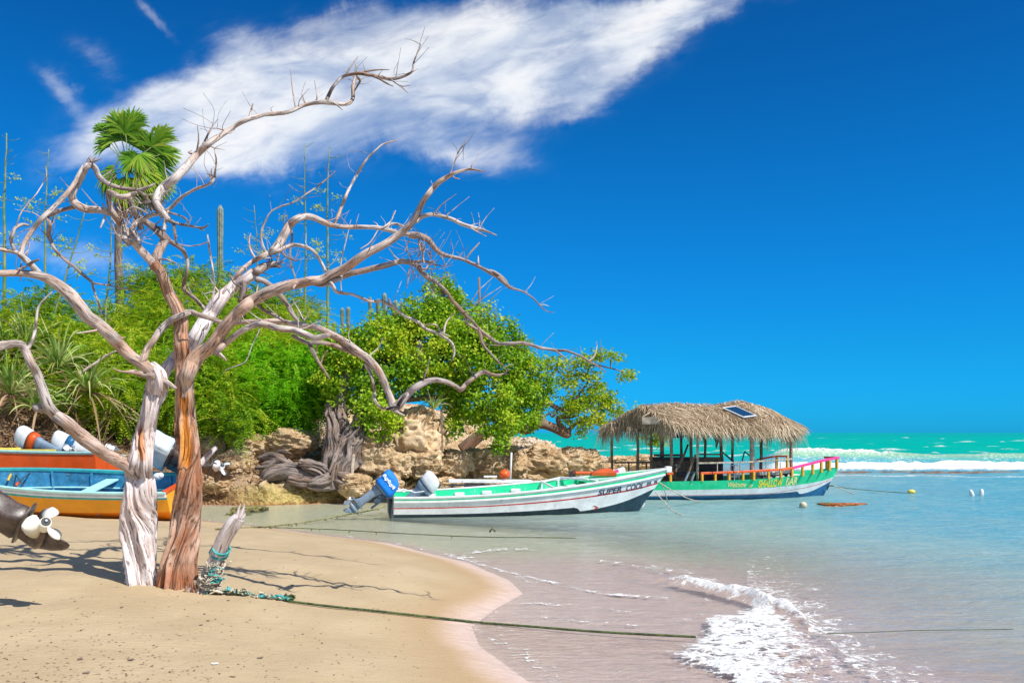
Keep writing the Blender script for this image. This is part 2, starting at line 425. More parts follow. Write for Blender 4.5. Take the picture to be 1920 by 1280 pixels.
# thin lines of spent foam at the edge of the swash
for pts, wd, a in (([(845,1042),(900,1058),(960,1075),(1040,1092),(1120,1112),(1250,1122)], 7, .56),
                   ([(905,1118),(960,1128),(1050,1133),(1180,1146)], 9, .42), ([(930,1147),(1040,1160),(1200,1172)], 8, .42),
                   ([(880,1036),(930,1030),(985,1028)], 7, .52), ([(1120,1050),(1200,1062),(1260,1070)], 7, .48),
                   ([(1180,1060),(1270,1066),(1400,1108)], 9, .42), ([(1000,1240),(1080,1262),(1200,1276)], 5, .35),
                   ([(730,1015),(800,1031),(860,1046)], 3, .45), ([(880,1170),(930,1205),(1010,1250)], 12, .40)):
    dl = lined(pts) + (fbm(X*6, Yg*6, 0, 3, 35)-.5)*8
    foam = np.maximum(foam, a*np.exp(-(dl/wd)**2))
foam = np.maximum(foam, .34*np.exp(-((SD+.25)/.22)**2)*(Yg < 26)*(.4+fbm(X*1.5, Yg*1.5, 0, 2, 38)))
# the breaking wave on the reef
wx = PX + (vn(X*.25, Yg*.25, 0, 3)-.5)*20
ampl = (sstep(wx, 1380, 1500)*.95*(1-.30*sstep(wx, 1560, 1760)))*(.82+.36*fbm(X*.35, 0*X, 0, 2, 41))
Yc = 60.5 + (fbm(X*.12, 0*X, 2, 2, 43)-.5)*4.
prof = np.where(Yg > Yc, np.exp(-((Yg-Yc)/5.)**2), np.exp(-((Yg-Yc)/1.7)**2))
Z += prof*ampl*1.05 + .10*ampl*prof*(fbm(X*1.8, Yg*1.8, 0, 4, 45)-.5)
bw = sstep(wx, 1400, 1490)
foamy = bw*.95*sstep(Yg, Yc-12.5, Yc-10.)*(1-sstep(Yg+(fbm(X*.5, Yg*.2, 0, 3, 48)-.5)*3, Yc-4.6, Yc-2.6))*(.97+.25*(fbm(X*.6, Yg*1.2, 0, 3, 47)-.5))
crestf = bw*np.exp(-((Yg-Yc-.1)/1.1)**2)*(1-sstep(wx, 1600, 1760)*.7)*.85
foam = np.maximum(foam, np.maximum(foamy, crestf))
foam = np.maximum(foam, bw*.62*np.exp(-((Yg-44.2-(vn(X*.9, 0*X, 0, 4)-.5)*1.6)/.8)**2))
foam = np.maximum(foam, bw*.36*sstep(Yg, Yc-5, Yc-2.5)*(1-sstep(Yg, Yc, Yc+.8))*(.6+.8*fbm(X*.5, Yg*.5, 0, 3, 51)))
Z += foamy*(.20*sstep(Yg, Yc-9, Yc-4.5)+.26*fbm(X*1.2, Yg*1.6, 0, 4, 49)); Z += crestf*.30*(ridge(X*2.2, Yg*.6, 0, 4, 53)-.5)
rc = np.random.default_rng(5)
for i in range(330):        # whitecaps out at sea
    cy = H*F/(rc.random()**1.6*44+2.2); cx = (rc.random()*1.1-.30)*cy
    lx = (.5+rc.random()**2*2.4)*(1+cy/450); ly = (.25+.4*rc.random())*(1+cy/110)
    j0, j1 = np.searchsorted(rows, cy-4*ly), np.searchsorted(rows, cy+4*ly)+1
    if j1-j0 < 1: continue
    sl = slice(max(0, j0), j1)
    gq = np.exp(-((X[sl]-cx+(Yg[sl]-cy)*.4)/lx)**2 - ((Yg[sl]-cy)/ly)**2)
    foam[sl] = np.maximum(foam[sl], gq*(.8 if cy > 60 else .35)*(Yg[sl] > 52)); Z[sl] += gq*.25*(Yg[sl] > 62)
depth = np.maximum(0, -GH) + far*3.
Z = np.where(SD > -1.2, np.minimum(Z, .035), Z)
Z = np.where(SD > 0, -.03*sstep(SD, 0, .8), Z + .006)
Z = np.where(SD > -4, np.maximum(Z, np.where(SD > 0, -9., GH+.008)), Z)
green = prof*ampl*bw*sstep(Yg, Yc-3.2, Yc-.5)
m, nt, p, o = new_mat('sea_water'); ps = pos(nt)
px_, py_, pz_ = ps.xyz(); dep = attr(nt, 'depth'); fo = attr(nt, 'foam'); gr = attr(nt, 'wave')
nb = noise(nt, vscale(nt, ps, (.12, .3, .3)), 1.0, 5, .6)
nm = noise(nt, vscale(nt, ps, (1, 2.0, 1)), 1.5, 5, .62, .3); nf = noise(nt, vscale(nt, ps, (1, 1.8, 1)), 7, 5, .65, .4)
body = ramp(nt, (dep * .25 + (nb - .5) * .10).clamp(), ((0., (.56, .45, .36)), (.03, (.52, .47, .39)), (.07, (.45, .47, .40)), (.13, (.30, .46, .43)), (.27, (.11, .38, .45)), (.5, (.04, .36, .38)), (.85, (.0, .44, .27)), (1., (.0, .42, .28))))
cove = px_.smooth(2.2, -4.5) * py_.smooth(15., 19.)
body = mix(nt, cove * .75, body, mix(nt, nm.smooth(.35, .65), (.33, .32, .17), (.43, .42, .25)))
body = mix(nt, py_.smooth(14.2, 17.5) * dep.smooth(.9, .2) * .55, body, (.34, .52, .47))
distf = py_.smooth(60., 700.)
body = mix(nt, distf * .8, body, mix(nt, nb.smooth(.35, .65), (.0, .31, .24), (.0, .39, .28)))
body = mix(nt, gr.smooth(.12, .6), body, (.26, .50, .30))
body = mix(nt, (nm * .5 + nf * .5).smooth(.46, .62) * py_.smooth(60., 25.) * .30, body, (.62, .66, .56))
opac = 1. - (dep * -3.4).exp()
opac = (opac * .88 + gr).clamp()
tr = nt.nodes.new('ShaderNodeBsdfTransparent'); df = nt.nodes.new('ShaderNodeBsdfDiffuse'); put(nt, df.inputs[0], body)
gl = nt.nodes.new('ShaderNodeBsdfGlossy'); gl.inputs['Roughness'].default_value = .07; gl.inputs[0].default_value = (.86, .9, 1, 1)
amp = (dep + .04).min(.5) * 1.1 + .12
nrm = bump(nt, nm * .9 + nf * .34 + noise(nt, vscale(nt, ps, (1, 1.7, 1)), 22, 3, .6) * .07 + noise(nt, vscale(nt, ps, (.35, .9, .9)), 1., 4, .6) * 1.2, .8, .10)
put(nt, gl.inputs['Normal'], nrm); put(nt, df.inputs['Normal'], nrm)
fr = nt.nodes.new('ShaderNodeFresnel'); fr.inputs['IOR'].default_value = 1.33; put(nt, fr.inputs['Normal'], nrm)
frs = N(nt, fr.outputs[0]) * py_.smooth(30., 110., .99, .42)
m1 = nt.nodes.new('ShaderNodeMixShader'); put(nt, m1.inputs[0], opac); nt.links.new(tr.outputs[0], m1.inputs[1]); nt.links.new(df.outputs[0], m1.inputs[2])
m2 = nt.nodes.new('ShaderNodeMixShader'); put(nt, m2.inputs[0], (frs * .8).min(.42)); nt.links.new(m1.outputs[0], m2.inputs[1]); nt.links.new(gl.outputs[0], m2.inputs[2])
lace = noise(nt, vscale(nt, ps, (1.0, 1.6, 1)), 3.2, 8, .68, 1.3); lace2 = noise(nt, ps, 14, 4, .7, .6)
ve = nt.nodes.new('ShaderNodeVectorMath'); ve.operation = 'MULTIPLY_ADD'; nv_ = nt.nodes.new('ShaderNodeTexNoise'); nv_.inputs['Scale'].default_value = 2.4; nv_.inputs['Detail'].default_value = 4
nt.links.new(ps.k, nv_.inputs['Vector']); nt.links.new(nv_.outputs[1], ve.inputs[0]); ve.inputs[1].default_value = (.8, .8, 0); nt.links.new(ps.k, ve.inputs[2]); wv = N(nt, ve.outputs[0])
fil = voro(nt, wv, 5.0, 'DISTANCE_TO_EDGE').smooth(.16, .0); fil2 = voro(nt, wv, 13.0, 'DISTANCE_TO_EDGE').smooth(.2, .02)
fa = (fo * .95 + fil * .22 + fil2 * .14 + (lace - .5) * 1.5 + (lace2 - .5) * .7).smooth(.60, .86) * fo.smooth(.05, .25)
glint = (noise(nt, vscale(nt, ps, (1, 2.2, 1)), 26, 2, .5) * nf).smooth(.405, .44) * py_.smooth(34., 14.) * .8  # sparkle painted in: white flecks mixed with the foam colour
fb = nt.nodes.new('ShaderNodeBsdfDiffuse'); put(nt, fb.inputs[0], mix(nt, lace2.smooth(.3, .7), (.62, .62, .60), (.92, .92, .90)))
put(nt, fb.inputs['Normal'], bump(nt, lace + lace2 * .6, .8, .05))
m3 = nt.nodes.new('ShaderNodeMixShader'); put(nt, m3.inputs[0], fa.max(glint).clamp()); nt.links.new(m2.outputs[0], m3.inputs[1]); nt.links.new(fb.outputs[0], m3.inputs[2])
nt.links.new(m3.outputs[0], o.inputs[0])
keep = (SD.ravel()[Q].min(1) < 1.0)
mesh_np('water', np.stack((X, Yg, Z), -1).reshape(-1, 3), Q[keep], m, smooth=True,
        attrs={'depth': depth.ravel(), 'foam': np.clip(foam, 0, 1.3).ravel(), 'wave': green.ravel()})['kind'] = 'structure'

# ------------------------------------------------------------------ rocky bank and slope behind the beach
BANK = np.array([WP(*a) for a in ((380,946.5),(500,947),(640,942),(700,935),(760,926),(850,919),(950,915),(1050,909),(1120,897),(1180,890),(1215,886),(1150,877),(1000,868),(900,862))]
    + [(-60, 115), (-60, 22), (-20, 22.5), (-12, 23.), WP(330, 952)])
def bank_h(x, y):
    wob = (fbm(x*.8, y*.8, 0, 3, 61)-.5)*1.6
    D = sdist(x, y, BANK)
    Dn = D + wob*sstep(D, .4, 2)
    lim = np.interp(x, [-60,-14,-9,-5,-2.5,-1.2,-.2,.6,1.6,2.6,3.4,4.6,6.2,7.5], [4.5,4.2,3.6,3.3,2.9,2.4,1.75,1.62,1.50,.95,.55,.72,.42,.2])
    pr = np.interp(Dn, [-.3,0,.35,1.2,2.6,4.2,6.5,10,20], [-.2,.02,.17,.19,.30,.62,.86,1.0,1.2])
    pr2 = np.interp(Dn, [-.3,0,.35,1.0,2.2,4.5], [-.3,.05,.35,.6,.9,1.0])
    k = sstep(x, -.6, .8)
    h = lim*(pr*(1-k) + pr2*k)
    return h, D
xs = np.concatenate((np.linspace(-46, -15, 90)[:-1], np.linspace(-15, 8.2, 400))); ys = np.concatenate((np.linspace(21.5, 52, 420), np.linspace(52, 118, 120)[1:]))
X, Yg = np.meshgrid(xs, ys); Hh, D = bank_h(X, Yg)
rk = sstep(D, -.1, .5)
rg = ridge(X*.9, Yg*.9, Hh*1.4, 5, 71); rgf = ridge(X*2.8, Yg*2.8, Hh*3.5, 5, 73)
flat = np.interp(D, [0, .4, 3, 8, 14], [.45, 1, .9, .75, .5])
Z = Hh + rk*flat*((rg-.62)*1.0 + (rgf-.6)*.34)
Z = np.where(D < 0, np.maximum(Z-.25, -2.2+0*D), Z)
XX = X + rk*(fbm(X*1.7, Yg*1.7, Z*3, 4, 75)-.5)*.8; YY = Yg + rk*(fbm(X*1.7+9, Yg*1.7, Z*3, 4, 77)-.5)*.9
n_, m_ = X.shape; i = np.arange((n_-1)*(m_-1)); a = (i // (m_-1))*m_ + i % (m_-1); Q = np.stack((a, a+1, a+m_+1, a+m_), 1)
Q = Q[D.ravel()[Q].max(1) > -.5]
m, nt, p, o = new_mat('ochre_limestone_bank'); ps = pos(nt); qx, qy, qz = ps.xyz()
hh = attr(nt, 'height'); bd = attr(nt, 'inland')
n1 = noise(nt, ps, .9, 6, .65, .5); n2 = noise(nt, ps, 4.5, 7, .7, .4); n3 = noise(nt, ps, 17, 7, .52); vo = voro(nt, vscale(nt, ps, (1, 1, 1.3)), 3.0); vo2 = voro(nt, ps, 9.0)
rock = ramp(nt, n1 * .6 + n2 * .4, ((.22, (.14, .08, .05)), (.38, (.46, .28, .14)), (.48, (.66, .49, .30)), (.60, (.78, .65, .47)), (.8, (.66, .36, .15))))
rock = mix(nt, noise(nt, ps, 1.7, 7, .52).smooth(.58, .68) * .75, rock, (.52, .17, .035))
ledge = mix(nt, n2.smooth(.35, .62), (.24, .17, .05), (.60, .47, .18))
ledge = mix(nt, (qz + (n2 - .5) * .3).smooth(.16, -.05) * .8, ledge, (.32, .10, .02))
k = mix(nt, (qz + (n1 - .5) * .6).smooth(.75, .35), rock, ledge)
headl = mix(nt, n2.smooth(.3, .6), (.56, .41, .28), (.80, .68, .53))
k = mix(nt, qx.smooth(-.3, 1.) * qz.smooth(.1, .5) * .85, k, headl)
soil = mix(nt, n3.smooth(.4, .62), (.15, .08, .045), (.46, .27, .14))
k = mix(nt, qx.smooth(-7.0, -8.6) * .9, k, soil)
k = mix(nt, n2.smooth(.40, .28) * .8, k, (.06, .035, .02))
put(nt, p.inputs['Base Color'], k); p.inputs['Roughness'].default_value = .92; p.inputs['Specular IOR Level'].default_value = .15
put(nt, p.inputs['Normal'], bump(nt, n2 + n3 * .6 + vo * .6 + vo2 * .35, 1.0, .12))
ROCK = m
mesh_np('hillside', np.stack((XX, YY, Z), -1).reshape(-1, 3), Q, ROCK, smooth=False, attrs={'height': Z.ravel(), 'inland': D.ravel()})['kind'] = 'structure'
def bank_z(x, y): return max(float(bank_h(np.array([x]), np.array([y]))[0][0]), float(ground_h(x, y)))

# the reef bar in front of the surf
xs = np.linspace(9, 60, 420); ys = np.linspace(45.3, 51.2, 50); X, Yg = np.meshgrid(xs, ys)
Z = (.26*ridge(X*.5, Yg*.9, 0, 5, 81) - .045) * np.exp(-((Yg-48.2)/1.7)**4) * sstep(X, 11, 15) - .12
Z += .10*(fbm(X*3, Yg*3, 0, 3, 83)-.5)
n_, m_ = X.shape; i = np.arange((n_-1)*(m_-1)); a = (i // (m_-1))*m_ + i % (m_-1)
m, nt, p, o = new_mat('wet_reef_rock'); n1 = noise(nt, pos(nt), 1.5, 6, .7)
put(nt, p.inputs['Base Color'], mix(nt, n1.smooth(.35, .65), (.12, .075, .05), (.34, .24, .15))); p.inputs['Roughness'].default_value = .5
mesh_np('reef', np.stack((X, Yg, Z), -1).reshape(-1, 3), np.stack((a, a+1, a+m_+1, a+m_), 1), m)['kind'] = 'structure'

# ------------------------------------------------------------------ weathered limbs
def catmull(a, step):
    """a: (n,k) control rows; returns densely sampled rows, spacing about `step` in the first three columns"""
    a = np.asarray(a, float); n = len(a)
    if n < 2: return a
    e = np.vstack((2*a[0]-a[1], a, 2*a[-1]-a[-2])); out = []
    for i in range(n-1):
        p0, p1, p2, p3 = e[i:i+4]; m = max(1, int(np.linalg.norm(p2[:3]-p1[:3])/step))
        for t in np.arange(m)/m:
            out.append(.5*((2*p1)+(-p0+p2)*t+(2*p0-5*p1+4*p2-p3)*t*t+(-p0+3*p1-3*p2+p3)*t**3))
    out.append(a[-1]); return np.array(out)
class Limbs:
    """several limbs collected in one mesh, each a tapering tube with bark relief and grain coordinates"""
    def __init__(s): s.V, s.Q, s.T, s.g, s.b, s.n = [], [], [], [], [], 0
    def add(s, ctrl, relief=.12, seed=0, nseg=None, step=None, flute=0, wobble=.25, bare=None, pinch=True, twist=1.2, fade=None):
        """ctrl rows: x, y, z, radius"""
        a = np.array(ctrl, float); rm = a[:, 3].mean()
        step = step or max(.012, min(.05, rm*.6)); c = catmull(a, step); c[:, 3] = np.maximum(c[:, 3], .0025)
        p, r_ = c[:, :3].copy(), c[:, 3]; n = len(p)
        nseg = nseg or int(np.clip(rm*260, 6, 26))
        L = np.concatenate(([0], np.cumsum(np.linalg.norm(np.diff(p, axis=0), axis=1))))
        if wobble:
            for k in range(3): p[:, k] += (fbm(L/(rm*7+.03), 0*L+k*7.3, 0*L+seed, 2, 3)-.5)*rm*wobble*2
        t = np.gradient(p, axis=0); t /= np.linalg.norm(t, axis=1)[:, None]+1e-9
        A = np.zeros_like(t); v = np.array([.31, -.9, .3])
        for i in range(n):
            v = v - t[i]*v.dot(t[i]); v /= np.linalg.norm(v)+1e-9; A[i] = v
        B = np.cross(t, A); th = np.arange(nseg)*2*np.pi/nseg
        ca, sa = np.cos(th)[None], np.sin(th)[None]; LL = L[:, None]
        rr = r_[:, None]*np.ones((1, nseg))
        # rope-like fibres twist along the limb
        tw = LL*twist+(fbm(LL*1.6+0*th[None], seed+0*LL+np.cos(th[None])*.8, np.sin(th[None])*.8, 2, seed+2)-.5)*(1.6 if np.any(flute) else .5); cx = np.cos(th[None])+0*LL; sx = np.sin(th[None])+0*LL
        ca, sa = np.cos(th[None]-tw), np.sin(th[None]-tw)
        rel = fbm(cx*1.3, sx*1.3, LL/(rm*13+.03)+seed, 2, seed) - .5
        rel2 = fbm(cx*4., sx*4., LL/(rm*26+.05)+seed*3.1, 3, seed+5) - .5
        rr = rr*(1 + relief*2.0*rel + relief*1.1*rel2)
        if flute:
            fl0 = flute; flute = flute*(np.interp(L/L[-1], *fade)[:, None] if fade else 1.)
            fl = ridge(cx*2.0, sx*2.0, LL*.55+seed, 2, seed+9); fm = fbm(cx*1.5, sx*1.5, LL*1.1+seed, 2, seed+13); rr = rr*(1 + flute*(fl-.68)*1.1*(.4+1.2*fm))
            rr = rr*(1 + flute*.30*(ridge(cx*5, sx*5, LL*1.8, 3, seed+11)-.6)*(.3+1.4*fm))
        bb = np.zeros_like(rr)
        if bare is not None: rr, bb = bare(rr, p, A, B, ca, sa, bb)
        pts = p[:, None]+(A[:, None]*ca[..., None]+B[:, None]*sa[..., None])*rr[..., None]
        gco = np.stack((cx*rm*2.2+seed*3, sx*rm*2.2, LL*.22+0*cx), -1)
        s.V.append(pts.reshape(-1, 3)); s.g.append(gco.reshape(-1, 3)); s.b.append(bb.ravel())
        i = np.arange((n-1)*nseg); q = i//nseg; j = i % nseg; j2 = (j+1) % nseg
        s.Q.append(np.stack((q*nseg+j, q*nseg+j2, (q+1)*nseg+j2, (q+1)*nseg+j), 1)+s.n); s.n += n*nseg
        for row, rev in ((0, 1), (n-1, 0)):            # end caps: a jagged centre point
            cpt = p[row]+t[row]*(r_[row]*.35)*(-1 if rev else 1)
            s.V.append(cpt[None]); s.g.append(np.zeros((1, 3))); s.b.append(np.zeros(1))
            base = s.n-n*nseg if not rev or row == 0 and s.n else 0
            start = (s.n-n*nseg) if row == 0 else s.n-n*nseg+(n-1)*nseg
            if row != 0: start = s.cap0+(n-1)*nseg
            else: s.cap0 = start
            k = np.arange(nseg); tri = np.stack((k+start, (k+1) % nseg+start, 0*k+s.n, 0*k+s.n), 1)
            if rev: tri = tri[:, [1, 0, 2, 3]]
            s.T.append(tri); s.n += 1
        return c
    def build(s, name, mat, parent=None, origin=(0, 0, 0)):
        V = np.vstack(s.V)-np.array(origin); T = np.vstack(s.T)[:, :3]; Q = np.vstack(s.Q)
        # triangulate so that one array serves
        F3 = np.vstack((Q[:, [0, 1, 2]], Q[:, [0, 2, 3]], T))
        return mesh_np(name, V, F3, mat, parent, smooth=True, attrs={'grain': np.vstack(s.g), 'bare': np.concatenate(s.b)})
def shoots(L, c, k, seed, ln=.28, spread=1.):
    """short broken twigs standing off a limb"""
    rs = random.Random(seed)
    for _ in range(k):
        i = rs.randrange(len(c)//4, len(c)-1); p = Vector(c[i, :3]); r_ = c[i, 3]
        d = Vector((rs.uniform(-1, 1), rs.uniform(-.8, .8), rs.uniform(-.35, 1.2))).normalized()
        l = ln*rs.uniform(.35, 1.); q = p+d*l*.5+Vector((rs.uniform(-.03, .03),)*3); e = p+d*l+Vector((rs.uniform(-.06, .06), rs.uniform(-.06, .06), rs.uniform(-.02, .06)))
        w = min(max(.003, r_*.22), .010)*rs.choice((.6, .8, 1.1))
        L.add([(*p, w*1.3), (*q, w), (*e, w*.3)], .2, rs.randrange(99), 5, wobble=.4)

# ------------------------------------------------------------------ the dead tree on the beach
TREE = G(300, 1096); TY = TREE.y
tree = thing('dead_tree', 'big bare driftwood-grey dead tree with two twisting trunks standing in the sand', 'dead tree', TREE)
TRACE = []                                   # (px, py, depth) of everything already grown
def grow(kind, pts, d1=0., d0=None, relief=.13, mat=None, seed=None, kids=0, parent=None, wob=.22, **kw):
    """pts: px, py, width in photo pixels; the limb leaves its parent's depth and drifts d1 metres away (+) or nearer (-)"""
    global TRACE
    if seed is None: seed = int(pts[0][0]*3+pts[0][1]) % 97
    if d0 is None:
        q = min(TRACE, key=lambda t: (t[0]-pts[0][0])**2+(t[1]-pts[0][1])**2); d0 = q[2]
    L = np.concatenate(([0], np.cumsum([math.dist(a[:2], b[:2]) for a, b in zip(pts, pts[1:])]))); L = L/max(L[-1], 1)
    rs = random.Random(seed); dd = []
    for l in L: dd.append(d0+d1*l+(rs.uniform(-.07, .07) if 0 < l < 1 else 0))
    rows = []
    for (x, y, w_), dp in zip(pts, dd):
        Y = TY+dp; v = P(x, y, Y); rows.append((*v, w_*.44*Y/F))
    lm = Limbs(); c = lm.add(rows, relief, seed, wobble=wob, **kw)
    cc = c[:, :3]; TRACE += [(960+a[0]/a[1]*F, HZ-(a[2]-H)/a[1]*F, a[1]-TY) for a in cc[::4]]
    if kids: shoots(lm, c, kids*2, seed, .36)
    o = lm.build(kind, mat or DRIFT, parent or tree, TREE if (parent is None) else TREE)
    return o
TRACE = [(265, 1090, 0)]
# left, pale trunk
def hollow_left(rr, p, A, B, ca, sa, bb):
    z = p[:, 2:3]; pts = p[:, None]+(A[:, None]*ca[..., None]+B[:, None]*sa[..., None])*rr[..., None]
    x = 960+pts[..., 0]/pts[..., 1]*F; y = HZ-(pts[..., 2]-H)/pts[..., 1]*F; front = pts[..., 1] < p[:, 1:2]
    k = np.exp(-((x-264-(y-830)*.10)/9)**2-((y-835)/42)**2)*front
    return rr*(1-.30*k), bb+np.clip(k*1.3-.15, 0, .8)*(y < 862)
tl = grow('trunk', [(264,1125,82),(265,1092,70),(262,1060,60),(259,1015,58),(259,970,59),(260,925,57),(261,890,54),(263,866,50),(266,842,45),(270,812,40),(281,765,37),(291,735,42),(295,712,36),(291,698,29),(280,686,24)],
     0, 0, .14, TRUNKW, 5, wob=.10, flute=.85, nseg=110, step=.012, bare=hollow_left, twist=1.3)
# right, ruddy trunk with the hollow
def hollow_right(rr, p, A, B, ca, sa, bb):
    pts = p[:, None]+(A[:, None]*ca[..., None]+B[:, None]*sa[..., None])*rr[..., None]
    x = 960+pts[..., 0]/pts[..., 1]*F; y = HZ-(pts[..., 2]-H)/pts[..., 1]*F; front = pts[..., 1] < p[:, 1:2]
    k1 = np.exp(-(((x-348)/10.5)**2)**1.6-((y-836)/38)**4)*front
    k2 = np.exp(-((x-344)/7)**2-((y-742)/24)**4)*front; k3 = np.exp(-((x-347)/5)**2-((y-785)/28)**2)*front
    k = np.clip(k1+k2*.8+k3*.5, 0, 1); warm = front*np.exp(-((x-344-(y-760)*.03)/14)**2)*sstep(y, 630, 690)*(1-sstep(y, 860, 890))*.45+.16*(1-sstep(y, 640, 720))
    return rr*(1-.34*k), bb+np.clip(k*1.6, 0, 1)*1.+warm*.6
tr_ = grow('trunk', [(334,1132,92),(335,1098,72),(338,1060,62),(346,1010,56),(352,965,56),(356,915,52),(357,870,48),(353,820,45),(349,780,42),(346,735,38),(346,700,37),(345,672,38),(341,648,34),(339,628,30),(338,602,30),(329,575,26),(316,552,24),(307,525,23),(300,508,22),(291,499,23)],
     0, .05, .14, TRUNKR, 31, wob=.08, flute=.80, nseg=120, step=.012, bare=hollow_right, twist=-1.1, fade=((0, .42, .62, 1), (1, 1, .22, .15)))
g = grow
# right trunk going up
g('branch', [(291,502,22),(283,490,18),(272,478,18),(261,466,17),(250,452,17),(241,441,17),(232,430,16),(223,418,15),(212,402,14),(196,396,14),(182,393,15),(165,392,16),(150,387,17),(139,377,17),(136,363,16),(143,347,17),(151,332,17),(158,318,15),(166,309,13)], -.25, kids=3)
k1 = g('branch', [(163,310,13),(172,311,13),(180,317,13),(187,332,12),(203,344,11),(224,352,10),(246,355,8),(265,356,8),(279,350,6),(291,344,3)], .15, mat=DRIFT2, kids=4)
g('branch', [(168,308,9),(172,300,7),(178,294,3)], .1, mat=DRIFT2); g('branch', [(170,305,6),(180,301,4),(190,297,2)], -.1, mat=DRIFT2)
g('branch', [(158,312,10),(143,337,10),(126,361,10),(100,390,11),(80,408,11),(62,430,10),(48,452,10),(41,468,10),(38,480,12)], -.5, kids=2)
g('branch', [(138,388,11),(127,391,9),(112,395,9),(100,401,9),(88,407,8),(93,420,9),(91,440,9),(97,456,8),(103,468,7),(114,480,7),(127,491,7),(140,500,6),(152,512,7),(173,529,6),(187,533,4),(210,536,3),(255,545,1.5)], .2, mat=DRIFT2, kids=5)
g('branch', [(173,529,6),(177,545,5),(183,562,5),(188,577,4),(192,587,3),(200,594,2.5),(209,602,1.5)], .1, mat=DRIFT2)
g('branch', [(192,587,2.5),(186,594,2),(184,600,1)], 0, mat=DRIFT2)
# white forked piece and the tangle in the middle
g('branch', [(226,420,14),(214,402,13),(207,390,13),(205,375,13),(204,361,13),(214,363,12),(222,369,12),(236,369,12),(246,364,8),(256,361,4)], -.35, relief=.05, wob=.05)
g('branch', [(264,428,14),(259,412,13),(252,398,12),(247,385,11),(243,371,9)], -.1, mat=DRIFT2, kids=3)
g('branch', [(243,436,13),(250,425,11),(258,416,11),(280,405,9),(306,398,9),(323,387,8),(335,374,8),(349,364,6),(368,354,6),(386,348,6),(397,341,7),(402,332,6),(404,318,4),(406,304,4),(403,290,3),(401,279,2)], -.9, kids=6)
g('branch', [(398,338,4),(394,329,4),(388,325,2)], 0); g('branch', [(401,337,3),(396,322,3),(401,312,2)], 0)
g('branch', [(313,398,6),(326,401,5),(337,404,4),(349,411,4),(354,421,2)], -.2, mat=DRIFT2)
g('branch', [(300,402,8),(311,409,8),(320,414,7),(330,418,6),(340,421,6),(358,424,6),(372,427,5),(384,426,4),(391,420,2)], -.3, mat=DRIFT2, kids=3)
g('branch', [(372,427,4),(380,431,3),(384,432,1.5)], 0, mat=DRIFT2)
g('branch', [(318,413,7),(325,421,7),(327,436,7),(329,450,5),(331,458,4)], -.1, mat=DRIFT2); g('branch', [(328,444,5),(333,443,4)], 0, mat=DRIFT2)
g('branch', [(308,432,8),(309,420,7),(311,408,7),(318,392,5)], .1)
g('branch', [(262,360,6),(270,366,7),(277,376,8),(286,386,8),(294,394,8),(304,402,8)], .1, mat=DRIFT2, kids=4)
g('branch', [(270,367,4),(280,365,4),(289,364,4),(305,362,4),(318,357,3),(329,353,2)], -.2)
g('branch', [(233,402,5),(240,394,5),(250,389,5),(260,391,5),(268,395,4),(276,400,4)], -.3)
g('branch', [(234,410,4),(237,398,4),(240,393,3)], -.1); g('branch', [(250,367,3),(258,374,3),(264,382,2)], -.1)
g('branch', [(221,377,3),(220,388,3),(226,396,2)], -.1); g('branch', [(197,405,5),(193,417,5),(188,427,3)], -.3, relief=.05)
g('branch', [(192,382,3),(197,390,5),(200,396,6)], 0); g('branch', [(244,430,14),(236,446,16),(243,455,14)], -.1, relief=.35, kids=8)
g('branch', [(246,432,10),(256,440,9),(262,452,7)], -.25, relief=.35, kids=6)
# thick diagonal from the stub up to the high limb
g('branch', [(290,502,20),(293,480,20),(302,462,19),(311,447,20)], .25, relief=.22, mat=DRIFT2)
g('branch', [(313,450,18),(304,440,17),(293,431,16),(280,422,15),(266,412,13),(256,404,11),(240,394,9)], .1, relief=.22, mat=DRIFT2, kids=4)
g('branch', [(311,447,12),(322,455,11),(334,462,10),(344,470,9),(350,484,8),(352,500,7),(349,517,7),(345,532,8),(346,544,8),(356,552,8),(366,560,9),(377,572,9),(386,582,9)], .35, mat=DRIFT2, kids=4)
g('branch', [(318,413,12),(306,400,14),(297,388,15),(292,374,18),(306,352,20),(328,334,20),(349,312,18),(371,288,15),(392,270,14),(416,252,12),(438,238,10),(460,226,10),(490,216,9),(516,213,9),(540,210,8),(570,198,8),(599,192,10),(620,193,11),(640,196,8),(655,193,8),(662,184,8),(662,165,7),(666,144,6),(668,122,3)], 1.5, kids=7)
g('branch', [(612,190,9),(617,178,8),(627,160,7),(640,146,7),(655,140,7),(674,138,8),(692,141,7),(708,143,7),(728,148,7),(745,147,6),(762,141,6),(772,134,5),(775,120,4),(780,106,3),(786,92,2.5),(789,82,1)], .4, mat=DRIFT2, kids=6)
g('branch', [(647,143,5),(655,130,4),(662,119,3),(671,107,1.5)], .1, mat=DRIFT2); g('branch', [(674,136,4),(692,133,4),(712,131,3),(730,131,1.5)], .1, mat=DRIFT2)
g('branch', [(733,149,4),(745,158,3),(756,166,3),(764,174,1)], -.2, mat=DRIFT2); g('branch', [(745,158,2.5),(756,162,2),(770,160,1)], -.1, mat=DRIFT2)
g('branch', [(700,143,5),(715,150,5),(728,158,4),(737,162,2)], -.2, mat=DRIFT2); g('branch', [(622,191,4),(632,197,4),(642,206,2.5)], -.2)
g('branch', [(668,142,5),(675,150,5),(671,160,4),(664,172,3)], .1, mat=DRIFT2, kids=4)
g('branch', [(380,272,5),(385,262,4),(391,250,4),(399,236,3),(409,223,2)], .2, mat=DRIFT2, kids=4); g('branch', [(468,222,7),(470,210,5),(474,194,2)], .1, relief=.2)
g('branch', [(554,202,3),(551,185,3),(548,165,2.5),(545,130,1.2)], .1); g('branch', [(594,190,3),(594,178,3),(590,152,1.5)], .1); g('branch', [(575,196,3),(570,188,2),(567,178,1.2)], 0)
